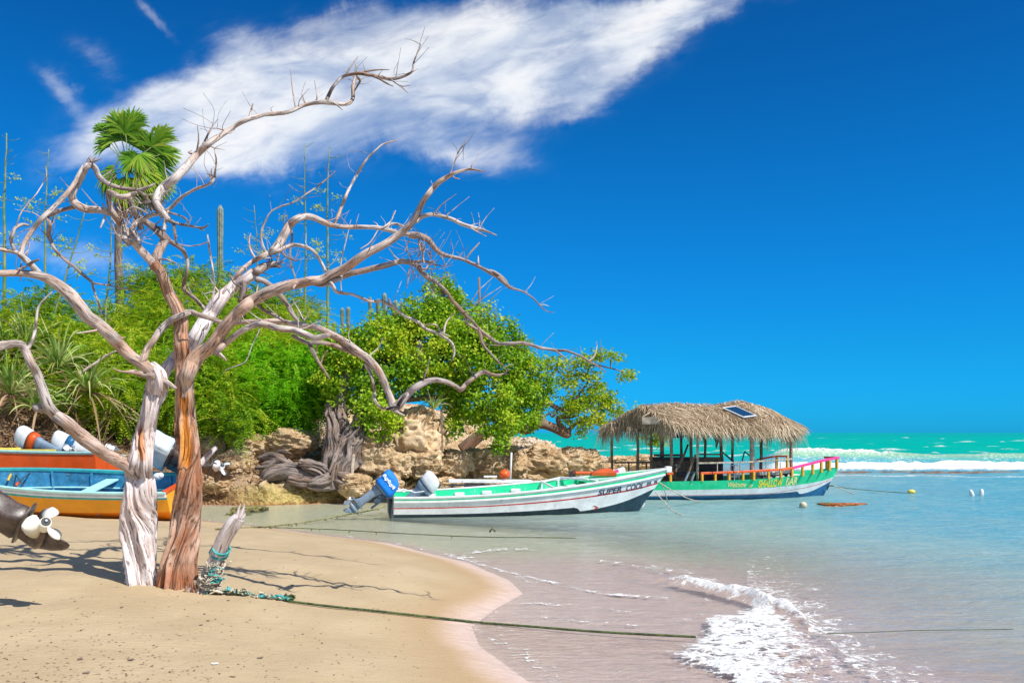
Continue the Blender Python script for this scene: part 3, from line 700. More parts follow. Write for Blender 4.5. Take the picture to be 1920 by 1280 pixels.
g('branch', [(316,340,3),(311,328,3),(309,312,2.5),(307,301,1.5)], -.1)
g('branch', [(295,486,5),(310,486,4),(322,490,4),(332,494,2)], -.25)
g('branch', [(333,457,3),(345,460,2.5),(361,461,2.5),(378,458,2.5),(391,453,2.5)], -.1); g('branch', [(389,440,3),(391,455,4),(395,480,4),(399,503,4),(402,531,4),(400,550,5),(397,575,5)], .2)
# left limbs
g('branch', [(294,728,22),(287,706,25),(272,684,25),(251,670,24),(226,648,26),(204,627,26),(182,607,26),(164,594,27),(146,570,26),(131,552,26),(105,531,23),(86,521,20),(70,516,18),(40,512,15),(0,511,14),(-45,505,13)], -1.1, kids=3)
g('branch', [(72,512,15),(59,497,13),(47,486,13),(32,474,10),(16,470,9),(0,467,8),(-45,455,7)], -.3, kids=2)
g('branch', [(52,497,8),(62,491,7),(73,486,4)], -.1, mat=DRIFT2); g('branch', [(48,500,6),(40,503,5),(34,505,4)], -.1, mat=DRIFT2)
g('branch', [(28,470,8),(22,456,8),(22,443,8),(29,427,8),(42,421,7),(54,423,5)], .1, mat=DRIFT2)
g('branch', [(31,424,3),(38,402,3),(52,382,2.5),(68,364,2.5),(80,345,2.5),(87,330,2),(86,313,1.5)], .2)
g('branch', [(303,712,17),(317,719,11),(330,727,7)], -.1); g('branch', [(305,713,14),(290,706,14),(269,702,13),(252,697,12),(234,697,5),(222,695,4),(211,691,2)], -.35)
g('branch', [(258,684,17),(268,674,17),(276,655,15),(289,638,14),(300,620,15),(314,606,16),(328,597,15),(345,590,12),(355,586,10)], .15)
g('branch', [(258,900,20),(246,878,28),(228,866,29),(197,851,27),(176,836,29),(157,822,31),(138,806,28),(121,790,27),(104,778,24),(90,763,24),(84,745,22),(75,718,20),(67,697,19),(58,680,18),(50,662,18),(42,647,17),(30,643,15),(12,646,18),(-8,652,20),(-50,668,19)], -1.0, d0=0, relief=.10)
g('branch', [(92,768,20),(80,765,20),(67,764,18)], -.15, relief=.06); g('branch', [(50,655,9),(57,645,8),(62,632,7),(66,618,7),(68,600,6),(73,575,5),(84,560,4),(98,547,2)], .1)
g('branch', [(296,712,26),(302,706,28),(312,690,27),(325,678,28),(340,664,30),(357,649,33),(372,626,34),(394,589,32),(410,566,30),(428,546,26),(446,532,24),(462,524,22),(476,512,20)], .75, d0=.12, relief=.24, mat=TRUNKW, kids=6)
g('branch', [(478,512,17),(490,503,18),(503,497,16),(516,494,13),(526,500,9)], .2, relief=.4, mat=DRIFT2, kids=8)
g('branch', [(455,525,14),(458,540,16),(455,556,15),(450,566,10)], -.1, relief=.35, mat=GNARL, kids=2)
g('branch', [(435,530,12),(448,513,12),(462,499,11),(475,489,11),(490,481,11),(505,475,10),(520,472,9),(534,464,8),(549,459,8),(564,461,8),(580,466,8),(592,476,7),(602,492,7),(611,508,7)], .0, kids=3)
g('branch', [(512,472,18),(520,462,19),(528,448,19),(536,433,19),(545,419,18),(556,410,16),(570,406,15),(586,408,14),(605,416,13),(622,422,11),(640,425,10),(661,426,9),(685,426,9),(708,427,9),(728,431,9),(745,436,8),(765,440,10),(778,443,12)], .55, kids=6)
g('branch', [(768,440,14),(784,441,14),(803,450,13),(817,467,11),(832,477,9),(850,482,8),(868,486,8),(886,494,8),(904,503,8),(920,511,9),(932,518,9),(946,530,8),(959,540,6),(980,546,4),(1000,560,3.5),(1014,575,3),(1026,583,2),(1040,586,1)], -.5, mat=DRIFT2, kids=4)
g('branch', [(1012,572,2.5),(1020,571,2),(1030,574,1)], 0); g('branch', [(918,508,8),(930,512,7),(944,522,7),(952,531,5)], .05, mat=DRIFT2)
g('branch', [(725,430,6),(731,421,6),(743,420,6),(756,424,6),(770,430,6)], .1); g('branch', [(708,432,3),(700,446,3),(690,458,3),(675,467,2)], -.1)
g('branch', [(712,430,4),(722,424,4),(733,414,3),(742,395,2)], .1)
g('branch', [(498,475,6),(491,455,6),(490,440,5),(493,426,5),(505,401,4),(522,389,3.5),(548,380,4),(576,363,3.5),(605,342,3),(629,321,1.5)], .8, mat=DRIFT2, kids=5)
g('branch', [(478,484,5),(470,468,5),(468,452,4),(470,437,2)], .1); g('branch', [(532,400,2),(534,422,3),(546,432,5),(547,450,5),(544,470,5),(545,494,5),(551,512,4),(556,525,3)], -.15, mat=DRIFT2, kids=3)
g('branch', [(527,472,5),(540,483,4),(555,489,3),(562,486,2)], -.1, mat=DRIFT2, kids=4)
g('branch', [(626,424,8),(632,408,8),(641,387,7),(648,368,7),(656,351,6),(664,336,6),(671,324,6),(682,306,5),(694,292,5),(706,280,4),(718,271,4),(732,266,3),(746,263,2)], .4, kids=3)
g('branch', [(640,545,2.5),(639,520,2.5),(640,487,2.5),(645,466,2.5),(652,438,2),(658,412,1.2)], .3, d0=.3)
# the main right limb
g('branch', [(346,745,22),(349,718,29),(352,700,33),(360,682,35),(374,664,32),(389,655,29),(404,640,28),(416,622,28),(429,606,27),(446,587,26),(459,575,26),(474,564,26),(492,554,24),(512,545,24),(541,535,23),(562,531,21),(583,526,20),(604,524,19),(626,512,18),(649,502,18),(673,485,18),(690,474,18),(708,465,17),(722,457,16),(738,447,16),(756,433,15),(768,423,14),(780,406,14),(792,380,12),(802,365,12),(813,351,12),(825,340,11),(837,333,10),(851,325,8),(866,320,7),(878,317,5),(892,318,4),(910,322,1.5)], -.9, d0=-.02, relief=.07, wob=.12, kids=3, bare=lambda rr, p, A, B, ca, sa, bb: (rr, bb+.16+0*rr))
g('branch', [(843,328,3),(848,315,3),(855,297,3),(860,284,2.5),(866,274,2),(878,254,1)], .2, mat=DRIFT2, kids=2); g('branch', [(845,326,3),(852,333,3),(862,336,2)], -.1); g('branch', [(883,318,2),(885,309,1.5),(890,303,1)], 0)
g('branch', [(779,416,9),(790,407,9),(801,403,9),(813,402,9),(825,404,8),(838,408,8),(852,413,8),(866,420,8),(881,425,8),(897,429,8),(912,433,5),(932,441,2)], -.3, kids=4)
g('branch', [(882,427,4),(895,435,3),(912,443,2)], -.1, kids=1)
g('branch', [(588,532,8),(605,534,10),(626,526,12),(643,518,13),(661,512,13),(680,508,13),(696,504,13),(714,499,13),(732,494,13),(750,490,13),(768,491,13),(780,495,13),(791,509,13),(800,519,12),(812,526,11),(820,530,9),(834,544,8),(843,555,8),(851,566,8),(860,576,8),(868,585,8),(877,594,9),(886,602,7),(899,618,7),(908,626,7),(918,633,7),(928,640,7),(938,645,8),(950,644,7),(964,643,7),(976,642,7),(988,644,8),(1001,648,7),(1014,652,7),(1029,654,6),(1043,657,7),(1057,657,6),(1071,660,5),(1084,665,5),(1095,671,4),(1105,678,4),(1120,686,3),(1136,697,1.5)], -.35, mat=DRIFT2, kids=7, d0=-.35)
g('branch', [(1104,676,3.5),(1112,670,3),(1117,662,3),(1119,650,2.5),(1118,640,1.5)], .1); g('branch', [(1043,658,5),(1052,664,4),(1060,672,2)], -.1, mat=DRIFT2)
g('branch', [(898,620,8),(902,630,7),(904,642,6),(910,652,6),(919,661,5),(928,671,4),(934,678,4),(940,682,3),(946,687,2.5),(950,696,2)], -.2, mat=DRIFT2, kids=2)
g('branch', [(874,596,6),(874,604,6),(884,611,6),(895,618,6)], -.05, mat=DRIFT2); g('branch', [(906,642,3),(918,646,2.5),(935,648,1.5)], 0)
# nest of twigs
for a in ([(785,448,5),(787,460,5),(788,472,4),(786,480,3)], [(791,458,5),(793,470,4),(793,484,4),(796,494,3)], [(770,494,6),(785,490,6),(800,490,5),(815,491,4)],
          [(808,491,3),(820,497,3),(836,499,2),(850,497,1)], [(825,479,3),(831,486,2.5),(834,497,1)], [(766,450,3),(762,465,3),(768,478,3),(772,484,2)], [(787,462,4),(792,468,4),(797,463,2)],
          [(773,505,3),(775,515,2),(770,530,1)], [(786,498,6),(796,505,5),(806,495,4),(812,490,3)], [(808,470,2.5),(808,480,2.5),(809,488,2)], [(812,530,2),(812,545,2),(813,560,1)], [(768,503,3),(765,520,3),(763,540,2)]):
    g('branch', a, random.uniform(-.2, .2), mat=DRIFT2, kids=2, d0=-.6)
g('branch', [(874,485,4),(884,472,4),(899,455,3)], .1, mat=DRIFT2); g('branch', [(897,498,4),(897,490,4),(897,480,2)], .05)
g('branch', [(883,566,2),(897,545,2),(910,533,2),(924,520,1)], .3, mat=DRIFT2, d0=-.6); g('branch', [(885,574,2),(900,563,2),(916,552,2),(940,537,1)], .3, mat=DRIFT2, d0=-.6)
g('branch', [(619,528,9),(626,540,9),(634,548,8),(648,550,7),(661,552,6),(676,558,6),(692,564,6),(703,565,6),(715,564,6),(728,570,7),(739,576,7),(750,586,6),(760,594,6),(770,597,6),(779,601,7),(788,606,7),(795,614,7),(808,620,6),(820,625,6),(830,631,6),(840,637,6),(848,646,6),(852,660,5),(850,670,4),(846,678,2)], .1, relief=.08, kids=1)
g('branch', [(832,625,5),(834,612,5),(838,602,4),(845,594,3),(853,587,2)], .1); g('branch', [(796,609,3),(806,608,3),(817,609,4),(823,617,4),(830,625,4),(842,629,3)], -.1)
g('branch', [(479,522,12),(493,526,11),(506,534,11),(515,543,10),(524,553,11),(533,564,11),(540,575,10),(546,585,10),(553,596,9),(561,605,7)], .1, mat=DRIFT2, kids=2)
g('branch', [(484,572,9),(492,580,8),(502,585,8),(512,590,8),(524,596,7),(540,606,6)], 0, mat=DRIFT2, kids=2)
g('branch', [(395,655,10),(408,660,8),(417,668,7),(424,676,4)], -.1, relief=.06)
g('branch', [(566,610,3),(572,597,3),(585,580,1.5)], .1)
# lower arching limbs
g('branch', [(405,664,12),(414,652,13),(422,644,13),(436,632,14),(451,621,14),(461,615,13),(472,611,13),(489,607,13),(505,610,14),(523,615,15),(549,618,14),(562,622,14),(576,628,14),(590,634,13),(603,632,12),(618,628,11)], -.5, relief=.08, kids=2)
g('branch', [(345,586,11),(358,585,11),(371,589,11),(385,593,11),(398,597,11),(412,603,10),(430,605,10),(455,604,10),(475,602,10),(500,602,10),(523,603,11),(548,607,11),(573,611,13),(600,616,14),(620,626,15),(640,637,17),(656,648,18),(672,661,18),(690,674,17),(706,690,17),(714,701,16),(721,716,15),(727,732,14),(733,748,15),(737,762,18),(743,766,17)], -1.1, relief=.14, kids=3, d0=.3)
g('branch', [(737,764,20),(746,760,20),(754,751,18),(766,738,16),(778,726,17),(796,716,14),(813,712,12),(828,714,11),(844,719,11),(856,725,10),(864,730,11),(872,721,10),(881,713,9),(895,703,10),(908,697,10),(920,701,7),(932,703,6),(945,700,3),(955,702,1.5)], .35, relief=.16, mat=DRIFT2, kids=2)
g('branch', [(944,700,3),(950,696,2.5),(958,692,1)], 0); g('branch', [(738,768,8),(748,774,6),(759,779,4)], -.1)
g('branch', [(548,628,8),(562,636,9),(578,643,9),(598,642,9),(618,645,10),(634,650,11),(650,656,11),(668,665,10)], .05, mat=DRIFT2, relief=.22)
g('branch', [(580,645,10),(587,660,9),(594,673,8),(601,685,7),(610,698,5),(618,711,2)], -.3, mat=DRIFT2); g('branch', [(614,657,4),(607,667,4),(601,680,3)], -.1, mat=DRIFT2); g('branch', [(595,646,3),(593,658,3),(591,668,1)], 0)
g('branch', [(685,683,9),(692,694,8),(697,706,7),(700,720,7),(702,735,7),(703,750,7),(710,760,7),(718,766,6),(730,764,6)], -.05)
g('branch', [(488,612,3),(484,625,3),(474,645,2.5),(462,675,2.5),(452,683,3),(437,688,2.5),(424,693,2),(418,700,1)], -.3, mat=DRIFT2)
g('branch', [(372,872,14),(386,858,14),(396,848,12),(404,840,10)], .2, d0=.15, relief=.14, mat=TRUNKW)
for pts in ([(612,690,4),(634,702,5),(650,694,3)],): pass
# black rubber ring tied round the hanging limb
mb = MB(); pc = P(738, 766, TY-.75)
for cpx, cpy, rr_, ax in ((737, 764, 12, .3), (753, 750, 11, .9)):
    pc = P(cpx, cpy, TY-.8); r_ = rr_*pc.y/F; a1 = Vector((math.cos(ax), 0, math.sin(ax))); a2 = Vector((0, 1, 0))
    mb.tube([pc+(a1*math.cos(t)+a2*math.sin(t))*r_*1.0 for t in np.linspace(0, 2*math.pi, 20)], .012, 6)
m, nt, p, o = new_mat('black_rubber'); p.inputs['Base Color'].default_value = (.012, .011, .012, 1); p.inputs['Roughness'].default_value = .6; BLACK = m
tag(mb.build('rubber_band', BLACK, smooth=True), 'black rubber bands tied round the lowest hanging limb of the dead tree', 'rubber band')

# ------------------------------------------------------------------ foliage
def unit(a): return a/(np.linalg.norm(a, axis=-1, keepdims=True)+1e-9)
def lobe_pts(lobes, n, r, surf=.55, pw=1.):
    """n random points in the lobes (px, py, rx, ry, Y); returns points, outward directions"""
    L = np.array([(*P(a[0], a[1], a[4]), a[2]*a[4]/F, a[3]*a[4]/F) for a in lobes]); wt = (L[:, 3]*L[:, 4])**pw; wt = wt/wt.sum()
    i = r.choice(len(L), n, p=wt); d = unit(r.normal(size=(n, 3))); rad = np.where(r.random(n) < surf, r.uniform(.8, 1.05, n), r.random(n)**.5)
    rx, rz = L[i, 3], L[i, 4]; sc_ = np.stack((rx, np.minimum(rx*.9, rz*1.5), rz), 1)
    return L[i, :3]+d*sc_*rad[:, None], d
def leaves(pc, nrm, ln, wd, tint, r, name, mat, parent, along=None):
    """diamond leaves at pc with normals nrm"""
    n = len(pc); a = along if along is not None else unit(np.cross(nrm, r.normal(size=(n, 3)))); b = unit(np.cross(nrm, a))
    ln = ln*r.uniform(.65, 1.25, (n, 1)); wd = wd*r.uniform(.7, 1.2, (n, 1))
    V = np.stack((pc, pc+a*ln*.45+b*wd*.5+nrm*ln*.06, pc+a*ln-nrm*ln*.10, pc+a*ln*.45-b*wd*.5+nrm*ln*.06), 1).reshape(-1, 3)
    Q = np.arange(4*n).reshape(n, 4); return V, Q, np.repeat(tint, 4)
def crown(name, lobes, nclump, nleaf, ln, wd, mat, parent, seed, spread=.20, surf=.6, style='round', origin=None, up=.5, pw=1.):
    r = np.random.default_rng(seed); c, d = lobe_pts(lobes, nclump, r, surf, pw); org = np.array(origin if origin is not None else parent.location)
    ct = r.normal(0, .22, nclump)+.54+(fbm(c[:, 0]*.8, c[:, 1]*.8, c[:, 2]*.8, 2, seed)-.5)*1.0
    if style == 'round':
        i = np.repeat(np.arange(nclump), nleaf); n = len(i)
        o_ = r.normal(size=(n, 3))*np.array([1, 1, .75])*spread; pc = c[i]+o_
        nr = unit(d[i]*.5+np.array([0, 0, up])+r.normal(size=(n, 3))*.6)
        V, Q, T = leaves(pc, nr, ln, wd, np.clip(ct[i]+r.normal(0, .16, n), 0, 1), r, name, mat, parent)
    else:      # feathery: each clump a spray of fronds carrying paired leaflets
        nf, nl = nleaf; fr = np.repeat(np.arange(nclump), nf)
        fd = unit(d[fr]*np.array([1, 1, .35])+r.normal(size=(len(fr), 3))*.55+np.array([.15, 0, -.05 if style == 'flat' else -.15]))
        fl = spread*r.uniform(.7, 1.5, (len(fr), 1)); base = c[fr]+r.normal(size=(len(fr), 3))*spread*.35
        side = unit(np.cross(fd, np.array([0, 0, 1.]))+r.normal(size=fd.shape)*.15)
        k = np.repeat(np.arange(len(fr)), nl*2); s_ = np.tile(np.repeat((np.arange(nl)+.5)/nl, 2), len(fr))[:, None]; sg = np.tile([1., -1.], len(fr)*nl)[:, None]
        droop = np.array([0, 0, -1.])*s_**2*fl[k]*.38
        pc = base[k]+fd[k]*fl[k]*s_+droop; al = unit(side[k]*sg+fd[k]*.6+np.array([0, 0, -.15])); nr = unit(np.cross(al, fd[k])*sg+r.normal(size=al.shape)*.35)
        nr = nr*np.where(nr[:, 2:3] < 0, -1, 1)
        V, Q, T = leaves(pc, nr, ln*(1-.4*s_), wd, np.clip(ct[fr][k]+np.repeat(r.normal(0, .13, len(fr)), nl*2)+r.normal(0, .06, len(k)), 0, 1), r, name, mat, parent, al)
    return mesh_np(name, V-org, Q, mat, parent, smooth=False, attrs={'tint': T})
def limb_part(kind, parts, parent, mat, relief=.2, seed=3, flute=0, **kw):
    lm = Limbs(); org = parent.location
    for j, pts in enumerate(parts):
        lm.add([(*P(x, y, Y), w_*.5*Y/F) for x, y, w_, Y in pts], relief, seed+j*3, flute=flute, twist=.35, **kw)
    return lm.build(kind, mat, parent, org)

# feathery acacias on the slope
AC = [
 ('feathery acacia with an arching olive-green crown at the left edge of the slope', (75, 660), 33, LEAF_AC,
   [(20,620,60,50,32),(60,590,70,40,33),(110,610,60,45,33),(50,670,80,50,31),(120,660,70,50,31),(10,700,50,50,30),(165,700,55,45,30)], 900),
 ('tall flat-topped acacia rising behind the palm trunk and the dead tree', (280, 640), 36, LEAF_AC,
   [(270,545,50,14,38),(310,525,60,14,38),(370,518,50,13,38),(210,600,50,24,36),(275,590,75,30,36),(350,575,80,34,36),(225,640,60,38,34),(300,632,80,40,34),(410,555,45,16,38)], 900),
 ('wide acacia with layered thin sprays reaching out to the right behind the dead limbs', (470, 650), 35, LEAF_AC,
   [(455,560,60,22,37),(520,575,65,18,37),(560,600,45,14,36),(480,610,75,30,35),(420,620,60,35,34),(540,635,65,22,34),(430,660,70,40,32),(510,655,70,30,32),(585,625,30,10,36)], 1050),
 ('low spreading acacia hanging over the brown bank left of the middle', (230, 740), 30, LEAF_AC,
   [(190,690,60,35,30),(240,680,60,40,30),(160,735,55,35,28.5),(225,745,70,35,28.5),(290,720,60,40,29),(380,700,60,45,29.5),(400,760,60,38,28.5),(440,790,45,14,27.8),(330,760,50,30,28.5),(190,775,40,18,28),(420,735,50,35,29)], 1250),
 ('fresh bright-green acacia bush above the ochre rocks', (520, 740), 31, LEAF_BR,
   [(480,690,55,35,31),(530,680,65,35,31),(570,700,50,35,31),(500,735,65,35,30),(560,740,55,35,30),(460,720,40,30,30),(590,665,35,25,31.5),(540,770,50,16,29.5),(600,730,25,25,30.5)], 1000)]
for k, (lab, (bx, by), Yt, mt, lob, nc) in enumerate(AC):
    X0 = (bx-960)/F*Yt; base = Vector((X0, Yt-1, bank_z(X0, Yt-1)-.1)); t = thing('acacia_tree', lab, 'tree', base, 'acacia trees on the slope')
    lm = Limbs(); rs = random.Random(k)
    fork = base+Vector((rs.uniform(-.3, .3), 0, .5)); lm.add([(*base, .13), (*(base+Vector((.05, 0, .3))), .11), (*fork, .09)], .2, k)
    for a in lob:
        c = P(a[0], a[1], a[4]); mid = fork.lerp(c, .55)+Vector((rs.uniform(-.2, .2), 0, -.15)); lm.add([(*fork, .065), (*mid, .045), (*c, .02)], .2, k+3, 7)
        for _ in range(5):
            e = c+Vector((rs.uniform(-1, 1)*a[2]*a[4]/F, rs.uniform(-.6, .6), rs.uniform(-.6, .9)*a[3]*a[4]/F)); lm.add([(*mid.lerp(c, .6), .018), (*(c.lerp(e, .5)), .013), (*e, .006)], .2, 5, 5)
    lm.build('trunk', BARK, t, base)
    crown('crown', lob, int(nc*.62), (8, 11), .135, .036, mt, t, 100+k, spread=.62, style='flat' if k in (1, 2) else 'droop', origin=base)

# the big round-leaved tree on the gnarled grey trunk
base = P(622, 903, 27.4); t = thing('shoreline_tree', 'large dense bright-green tree growing from a gnarled hollow grey trunk behind the moored boat', 'tree', base)
limb_part('trunk', [[(612,915,46,27.4),(616,885,40,27.4),(622,855,36,27.5),(626,825,30,27.6),(624,795,24,27.9),(620,770,18,28.4),(618,750,12,28.8)],
    [(632,912,48,27.3),(640,885,42,27.2),(652,855,40,27.3),(664,825,38,27.5),(676,798,30,27.8),(686,768,22,28),(694,735,17,28.4),(706,700,18,28.8),(725,665,15,29.2),(760,625,12,29.6)],
    [(645,870,30,27.6),(648,835,24,27.8),(640,795,20,28),(640,750,16,28.3),(655,700,14,28.6),(670,650,10,29)],
    [(622,898,34,27.2),(602,884,28,27.0),(580,874,20,26.9),(560,866,12,26.9)], [(640,900,36,27.1),(662,908,24,26.9),(676,914,14,26.8)], [(618,903,34,27.0),(596,908,26,26.8),(578,908,16,26.7)]],
    t, GNARL, .22, 5, flute=1.0, nseg=70, step=.025)
rs = random.Random(4)
for pts in ([(694,735,18,28.4),(740,700,14,29),(800,690,11,30),(860,680,9,30.5),(930,660,6,31)], [(706,700,14,28.8),(770,640,11,29.5),(820,590,8,30),(835,540,5,30.3)],
            [(690,750,15,28.3),(740,750,12,29),(810,745,10,29.8),(890,740,9,30.5),(950,745,6,31)], [(760,625,10,29.6),(740,590,7,29.8),(730,560,4,30)],
            [(800,690,9,30),(830,720,9,30),(850,770,7,30.3),(870,810,5,30.5)], [(860,680,7,30.5),(900,640,6,30.8),(920,610,4,31)]):
    limb_part('branch', [pts], t, BARK, .2, int(pts[0][0]))
limb_part('branch', [[(785,640,10,28.8),(790,680,12,28.7),(780,650,9,28.7)]], t, DRIFT2)
big = [(832,560,34,34,30.5),(822,530,20,22,30.5),(800,590,55,45,30),(868,600,65,45,30.5),(920,630,50,40,31),(745,615,55,40,29.5),(700,640,50,40,29),(660,660,45,40,28.8),(800,650,85,60,29.5),
       (880,670,75,60,30),(945,670,50,50,31),(975,700,45,45,31.5),(715,700,60,50,28.8),(770,690,60,45,29),(840,720,60,40,30.5),(910,740,65,50,30.2),(965,750,45,45,31),(1005,725,30,38,31.8),
       (930,790,45,30,30),(985,775,28,28,31.5),(650,710,42,40,28.5),(705,780,34,36,27.6),(690,745,36,26,28),(720,800,24,20,27.4),(640,665,35,30,29),(625,715,34,30,28.6),(655,755,26,20,28.2),(850,790,26,28,30),(880,760,40,30,30),(930,815,22,16,29.8),(615,680,25,30,29.2),(935,835,14,12,29.7),(870,640,50,50,29.3)]
crown('crown', big, 1500, 44, .115, .085, LEAF_BIG, t, 201, spread=.15, surf=.75, origin=base)

# the leaning tree beyond the headland, sparse crown against the sky
base = P(880, 835, 36); t = thing('leaning_tree', 'sparse yellow-green tree leaning out over the sea on a twisted brown limb', 'tree', base)
limb_part('trunk', [[(868,845,24,36),(900,815,20,36),(940,803,17,36),(962,800,17,36),(985,806,18,36),(1000,797,20,36),(1015,795,19,36),(1032,801,18,36),(1048,808,18,36),(1062,814,17,36),(1068,812,12,36)]], t, BARK, .3, 9, nseg=22)
limb_part('branch', [[(1002,792,9,36),(1002,776,10,36),(1008,762,9,36),(1017,755,9,36),(1030,755,8,36),(1040,762,8,36),(1052,768,7,36),(1070,772,6,36),(1095,760,5,36),(1120,745,4,36)]], t, GNARL, .3, 2)
limb_part('branch', [[(1020,795,8,36),(1018,783,8,36),(1010,773,7,36),(1005,764,5,36)], [(1019,792,5,36),(1022,780,4,36),(1030,775,4,36),(1036,781,4,36),(1042,774,4,36),(1048,765,3,36)]], t, GNARL, .2, 4)
limb_part('branch', [[(1062,812,12,36),(1054,803,10,36),(1048,794,9,36),(1046,785,9,36),(1052,780,8,36),(1065,782,6,36),(1085,778,5,36)]], t, BARK, .3, 6)
limb_part('branch', [[(1066,810,9,36),(1072,800,7,36),(1090,790,5,36),(1110,790,4,36),(1140,795,3,36),(1160,792,2,36)], [(1070,772,5,36),(1085,740,4,36),(1105,712,4,36),(1102,700,3,36),(1110,685,3,36),(1145,690,2.5,36),(1175,700,2,36)],
    [(1105,712,3,36),(1090,702,3,36),(1060,705,2.5,36),(1040,690,2,36)], [(1145,690,2.5,36),(1145,675,2,36),(1150,668,1.5,36)], [(1100,730,3,36),(1112,722,3,36),(1125,715,2,36)]], t, BARK, .2, 12)
crown('crown', [(1045,682,26,12,36),(1072,688,28,14,36),(1095,676,22,10,36),(1125,668,12,9,36),(1145,663,7,5,36),(1160,668,6,5,36),(1182,700,10,9,36),(1172,706,8,6,36),(1060,715,16,8,36),(1080,708,22,12,36),(1110,705,16,9,36),(1022,680,12,7,36),
    (1078,745,38,26,36),(1110,750,34,24,36),(1060,765,26,18,36),(1100,775,36,22,36),(1130,742,18,14,36),(1145,760,20,12,36),(1125,790,24,12,36),(1095,797,18,9,36),(1065,790,10,8,36),(1160,775,18,8,36),(1200,768,10,5,36),(1145,800,14,8,36),(1088,812,8,6,36),
    (1122,722,12,8,36),(1190,795,12,8,35.5),(1030,700,10,6,36),(1208,815,14,8,36),(1232,808,12,8,36),(1225,825,10,6,36),(1240,822,8,6,36)], 330, 22, .125, .085, LEAF_RT, t, 211, spread=.14, surf=.45, pw=.6, origin=base)

# fan palm
Yp = 40.; hub = P(240, 322, Yp); base = P(226, 640, Yp); base.z = bank_z(base.x, base.y)-.2
t = thing('fan_palm', 'tall fan palm with a wind-blown green crown on a slim grey trunk', 'palm tree', base)
lm = Limbs(); lm.add([(*base, .22), (*P(225, 560, Yp), .19), (*P(222, 480, Yp), .165), (*P(224, 400, Yp), .16), (*P(235, 335, Yp), .17)], .05, 3, 16, wobble=.05); lm.build('trunk', GNARL, t, base)
r = np.random.default_rng(17)
def fan_leaf(cx, cy, rad, ax, ay, az, spread=118, droop=.25, tint=.5, dry=False, nb=46):
    """a pleated fan: petiole from the crown heart to (cx, cy), blades radiating about direction (ax, ay, az)"""
    c = np.array(P(cx, cy, Yp+az*.6)); ad = unit(np.array([ax, az*.5, -ay], float)); nrm = unit(np.cross(ad, np.cross(ad, np.array([.25, -1., .35])))*-1)
    sd = np.cross(nrm, ad); R_ = rad*Yp/F; V, Q, T = [], [], []
    for j in range(nb):
        th = R(-spread+2*spread*j/(nb-1)+r.uniform(-3, 3)); dv = ad*math.cos(th)+sd*math.sin(th)+nrm*r.uniform(-.12, .12); dv = unit(dv); wv = unit(np.cross(nrm, dv)); L_ = R_*r.uniform(.85, 1.15)*(1-.22*abs(th)/R(spread))
        prev = None; tt = np.clip(tint+r.normal(0, .15), 0, 1); ns = 5; pt = c.copy()
        for s_ in range(ns+1):
            f_ = s_/ns; w_ = R_*.042*(math.sin(math.pi*min(f_*.75+.18, 1)))+.002; sag = np.array([.25*f_**2, 0, -1.])*R_*droop*f_**2.2
            q = c+dv*L_*f_+sag+(nrm*.02*(1 if j % 2 else -1)); V += [q-wv*w_, q+wv*w_]; T += [np.clip(tt+f_*.25-.1, 0, 1)]*2
            if s_: n0 = len(V)-4; Q.append((n0, n0+1, n0+3, n0+2))
    o_ = mesh_np('dry_frond' if dry else 'frond', np.array(V)-np.array(base), Q, LEAF_DRY if dry else LEAF_PALM, t, attrs={'tint': T})
    h = np.array(hub); mb = MB(); m_ = (h+c)/2+np.array([0, 0, .12]); mb.tube([Vector(h-np.array(base)), Vector(m_-np.array(base)), Vector(c-np.array(base))], [.03, .022, .018], 6); mb.build('petiole', STALK, o_, smooth=True)
m, nt, p, o = new_mat('green_stalk'); n1 = noise(nt, gen(nt), 3, 4, .6); put(nt, p.inputs['Base Color'], mix(nt, n1.smooth(.35, .65), (.10, .20, .05), (.28, .30, .12))); p.inputs['Roughness'].default_value = .6; STALK = m
for a in ((228,262,56,.02,-1,.2,105,.2,.5), (236,250,48,.35,-.9,-.2,100,.25,.55), (214,266,42,-.35,-.8,.3,80,.25,.4), (205,275,34,-.9,-.5,.1,60,.3,.3), (272,282,50,.7,-.55,.1,105,.3,.45),
          (285,275,46,.45,-.85,-.1,95,.25,.5), (280,300,48,1,-.05,.2,80,.35,.5), (258,318,42,.85,.2,-.3,90,.45,.75), (215,320,38,-.8,.25,-.2,90,.45,.5), (235,335,40,.2,.8,-.3,100,.5,.65),
          (285,325,40,.85,.45,.1,85,.45,.6), (205,335,30,-.6,.7,.2,85,.5,.45), (262,345,36,.6,.8,.2,85,.5,.5), (250,300,36,-.2,-.3,-.4,110,.4,.4), (222,235,40,-.2,-1,.1,80,.2,.6), (246,232,38,.25,-1,.1,70,.2,.4), (300,258,36,.5,-1,0,60,.25,.55), (306,288,34,1,-.3,-.1,60,.35,.5), (192,246,26,-.5,-1,.1,60,.3,.35), (262,290,34,.4,.5,-.3,90,.4,.6), (292,335,34,.9,.4,.3,75,.5,.45)):
    fan_leaf(*a)
for a in ((265,300,20,.9,.6,-.3,60,.6,.6,True,14), (225,352,34,-.3,1,0,90,.6,.3,True,20), (250,358,38,.3,1,.1,90,.6,.3,True,20), (278,350,34,.6,.9,.1,70,.6,.4,True,16), (238,368,34,0,1,-.2,80,.6,.15,True,18)):
    fan_leaf(*a)

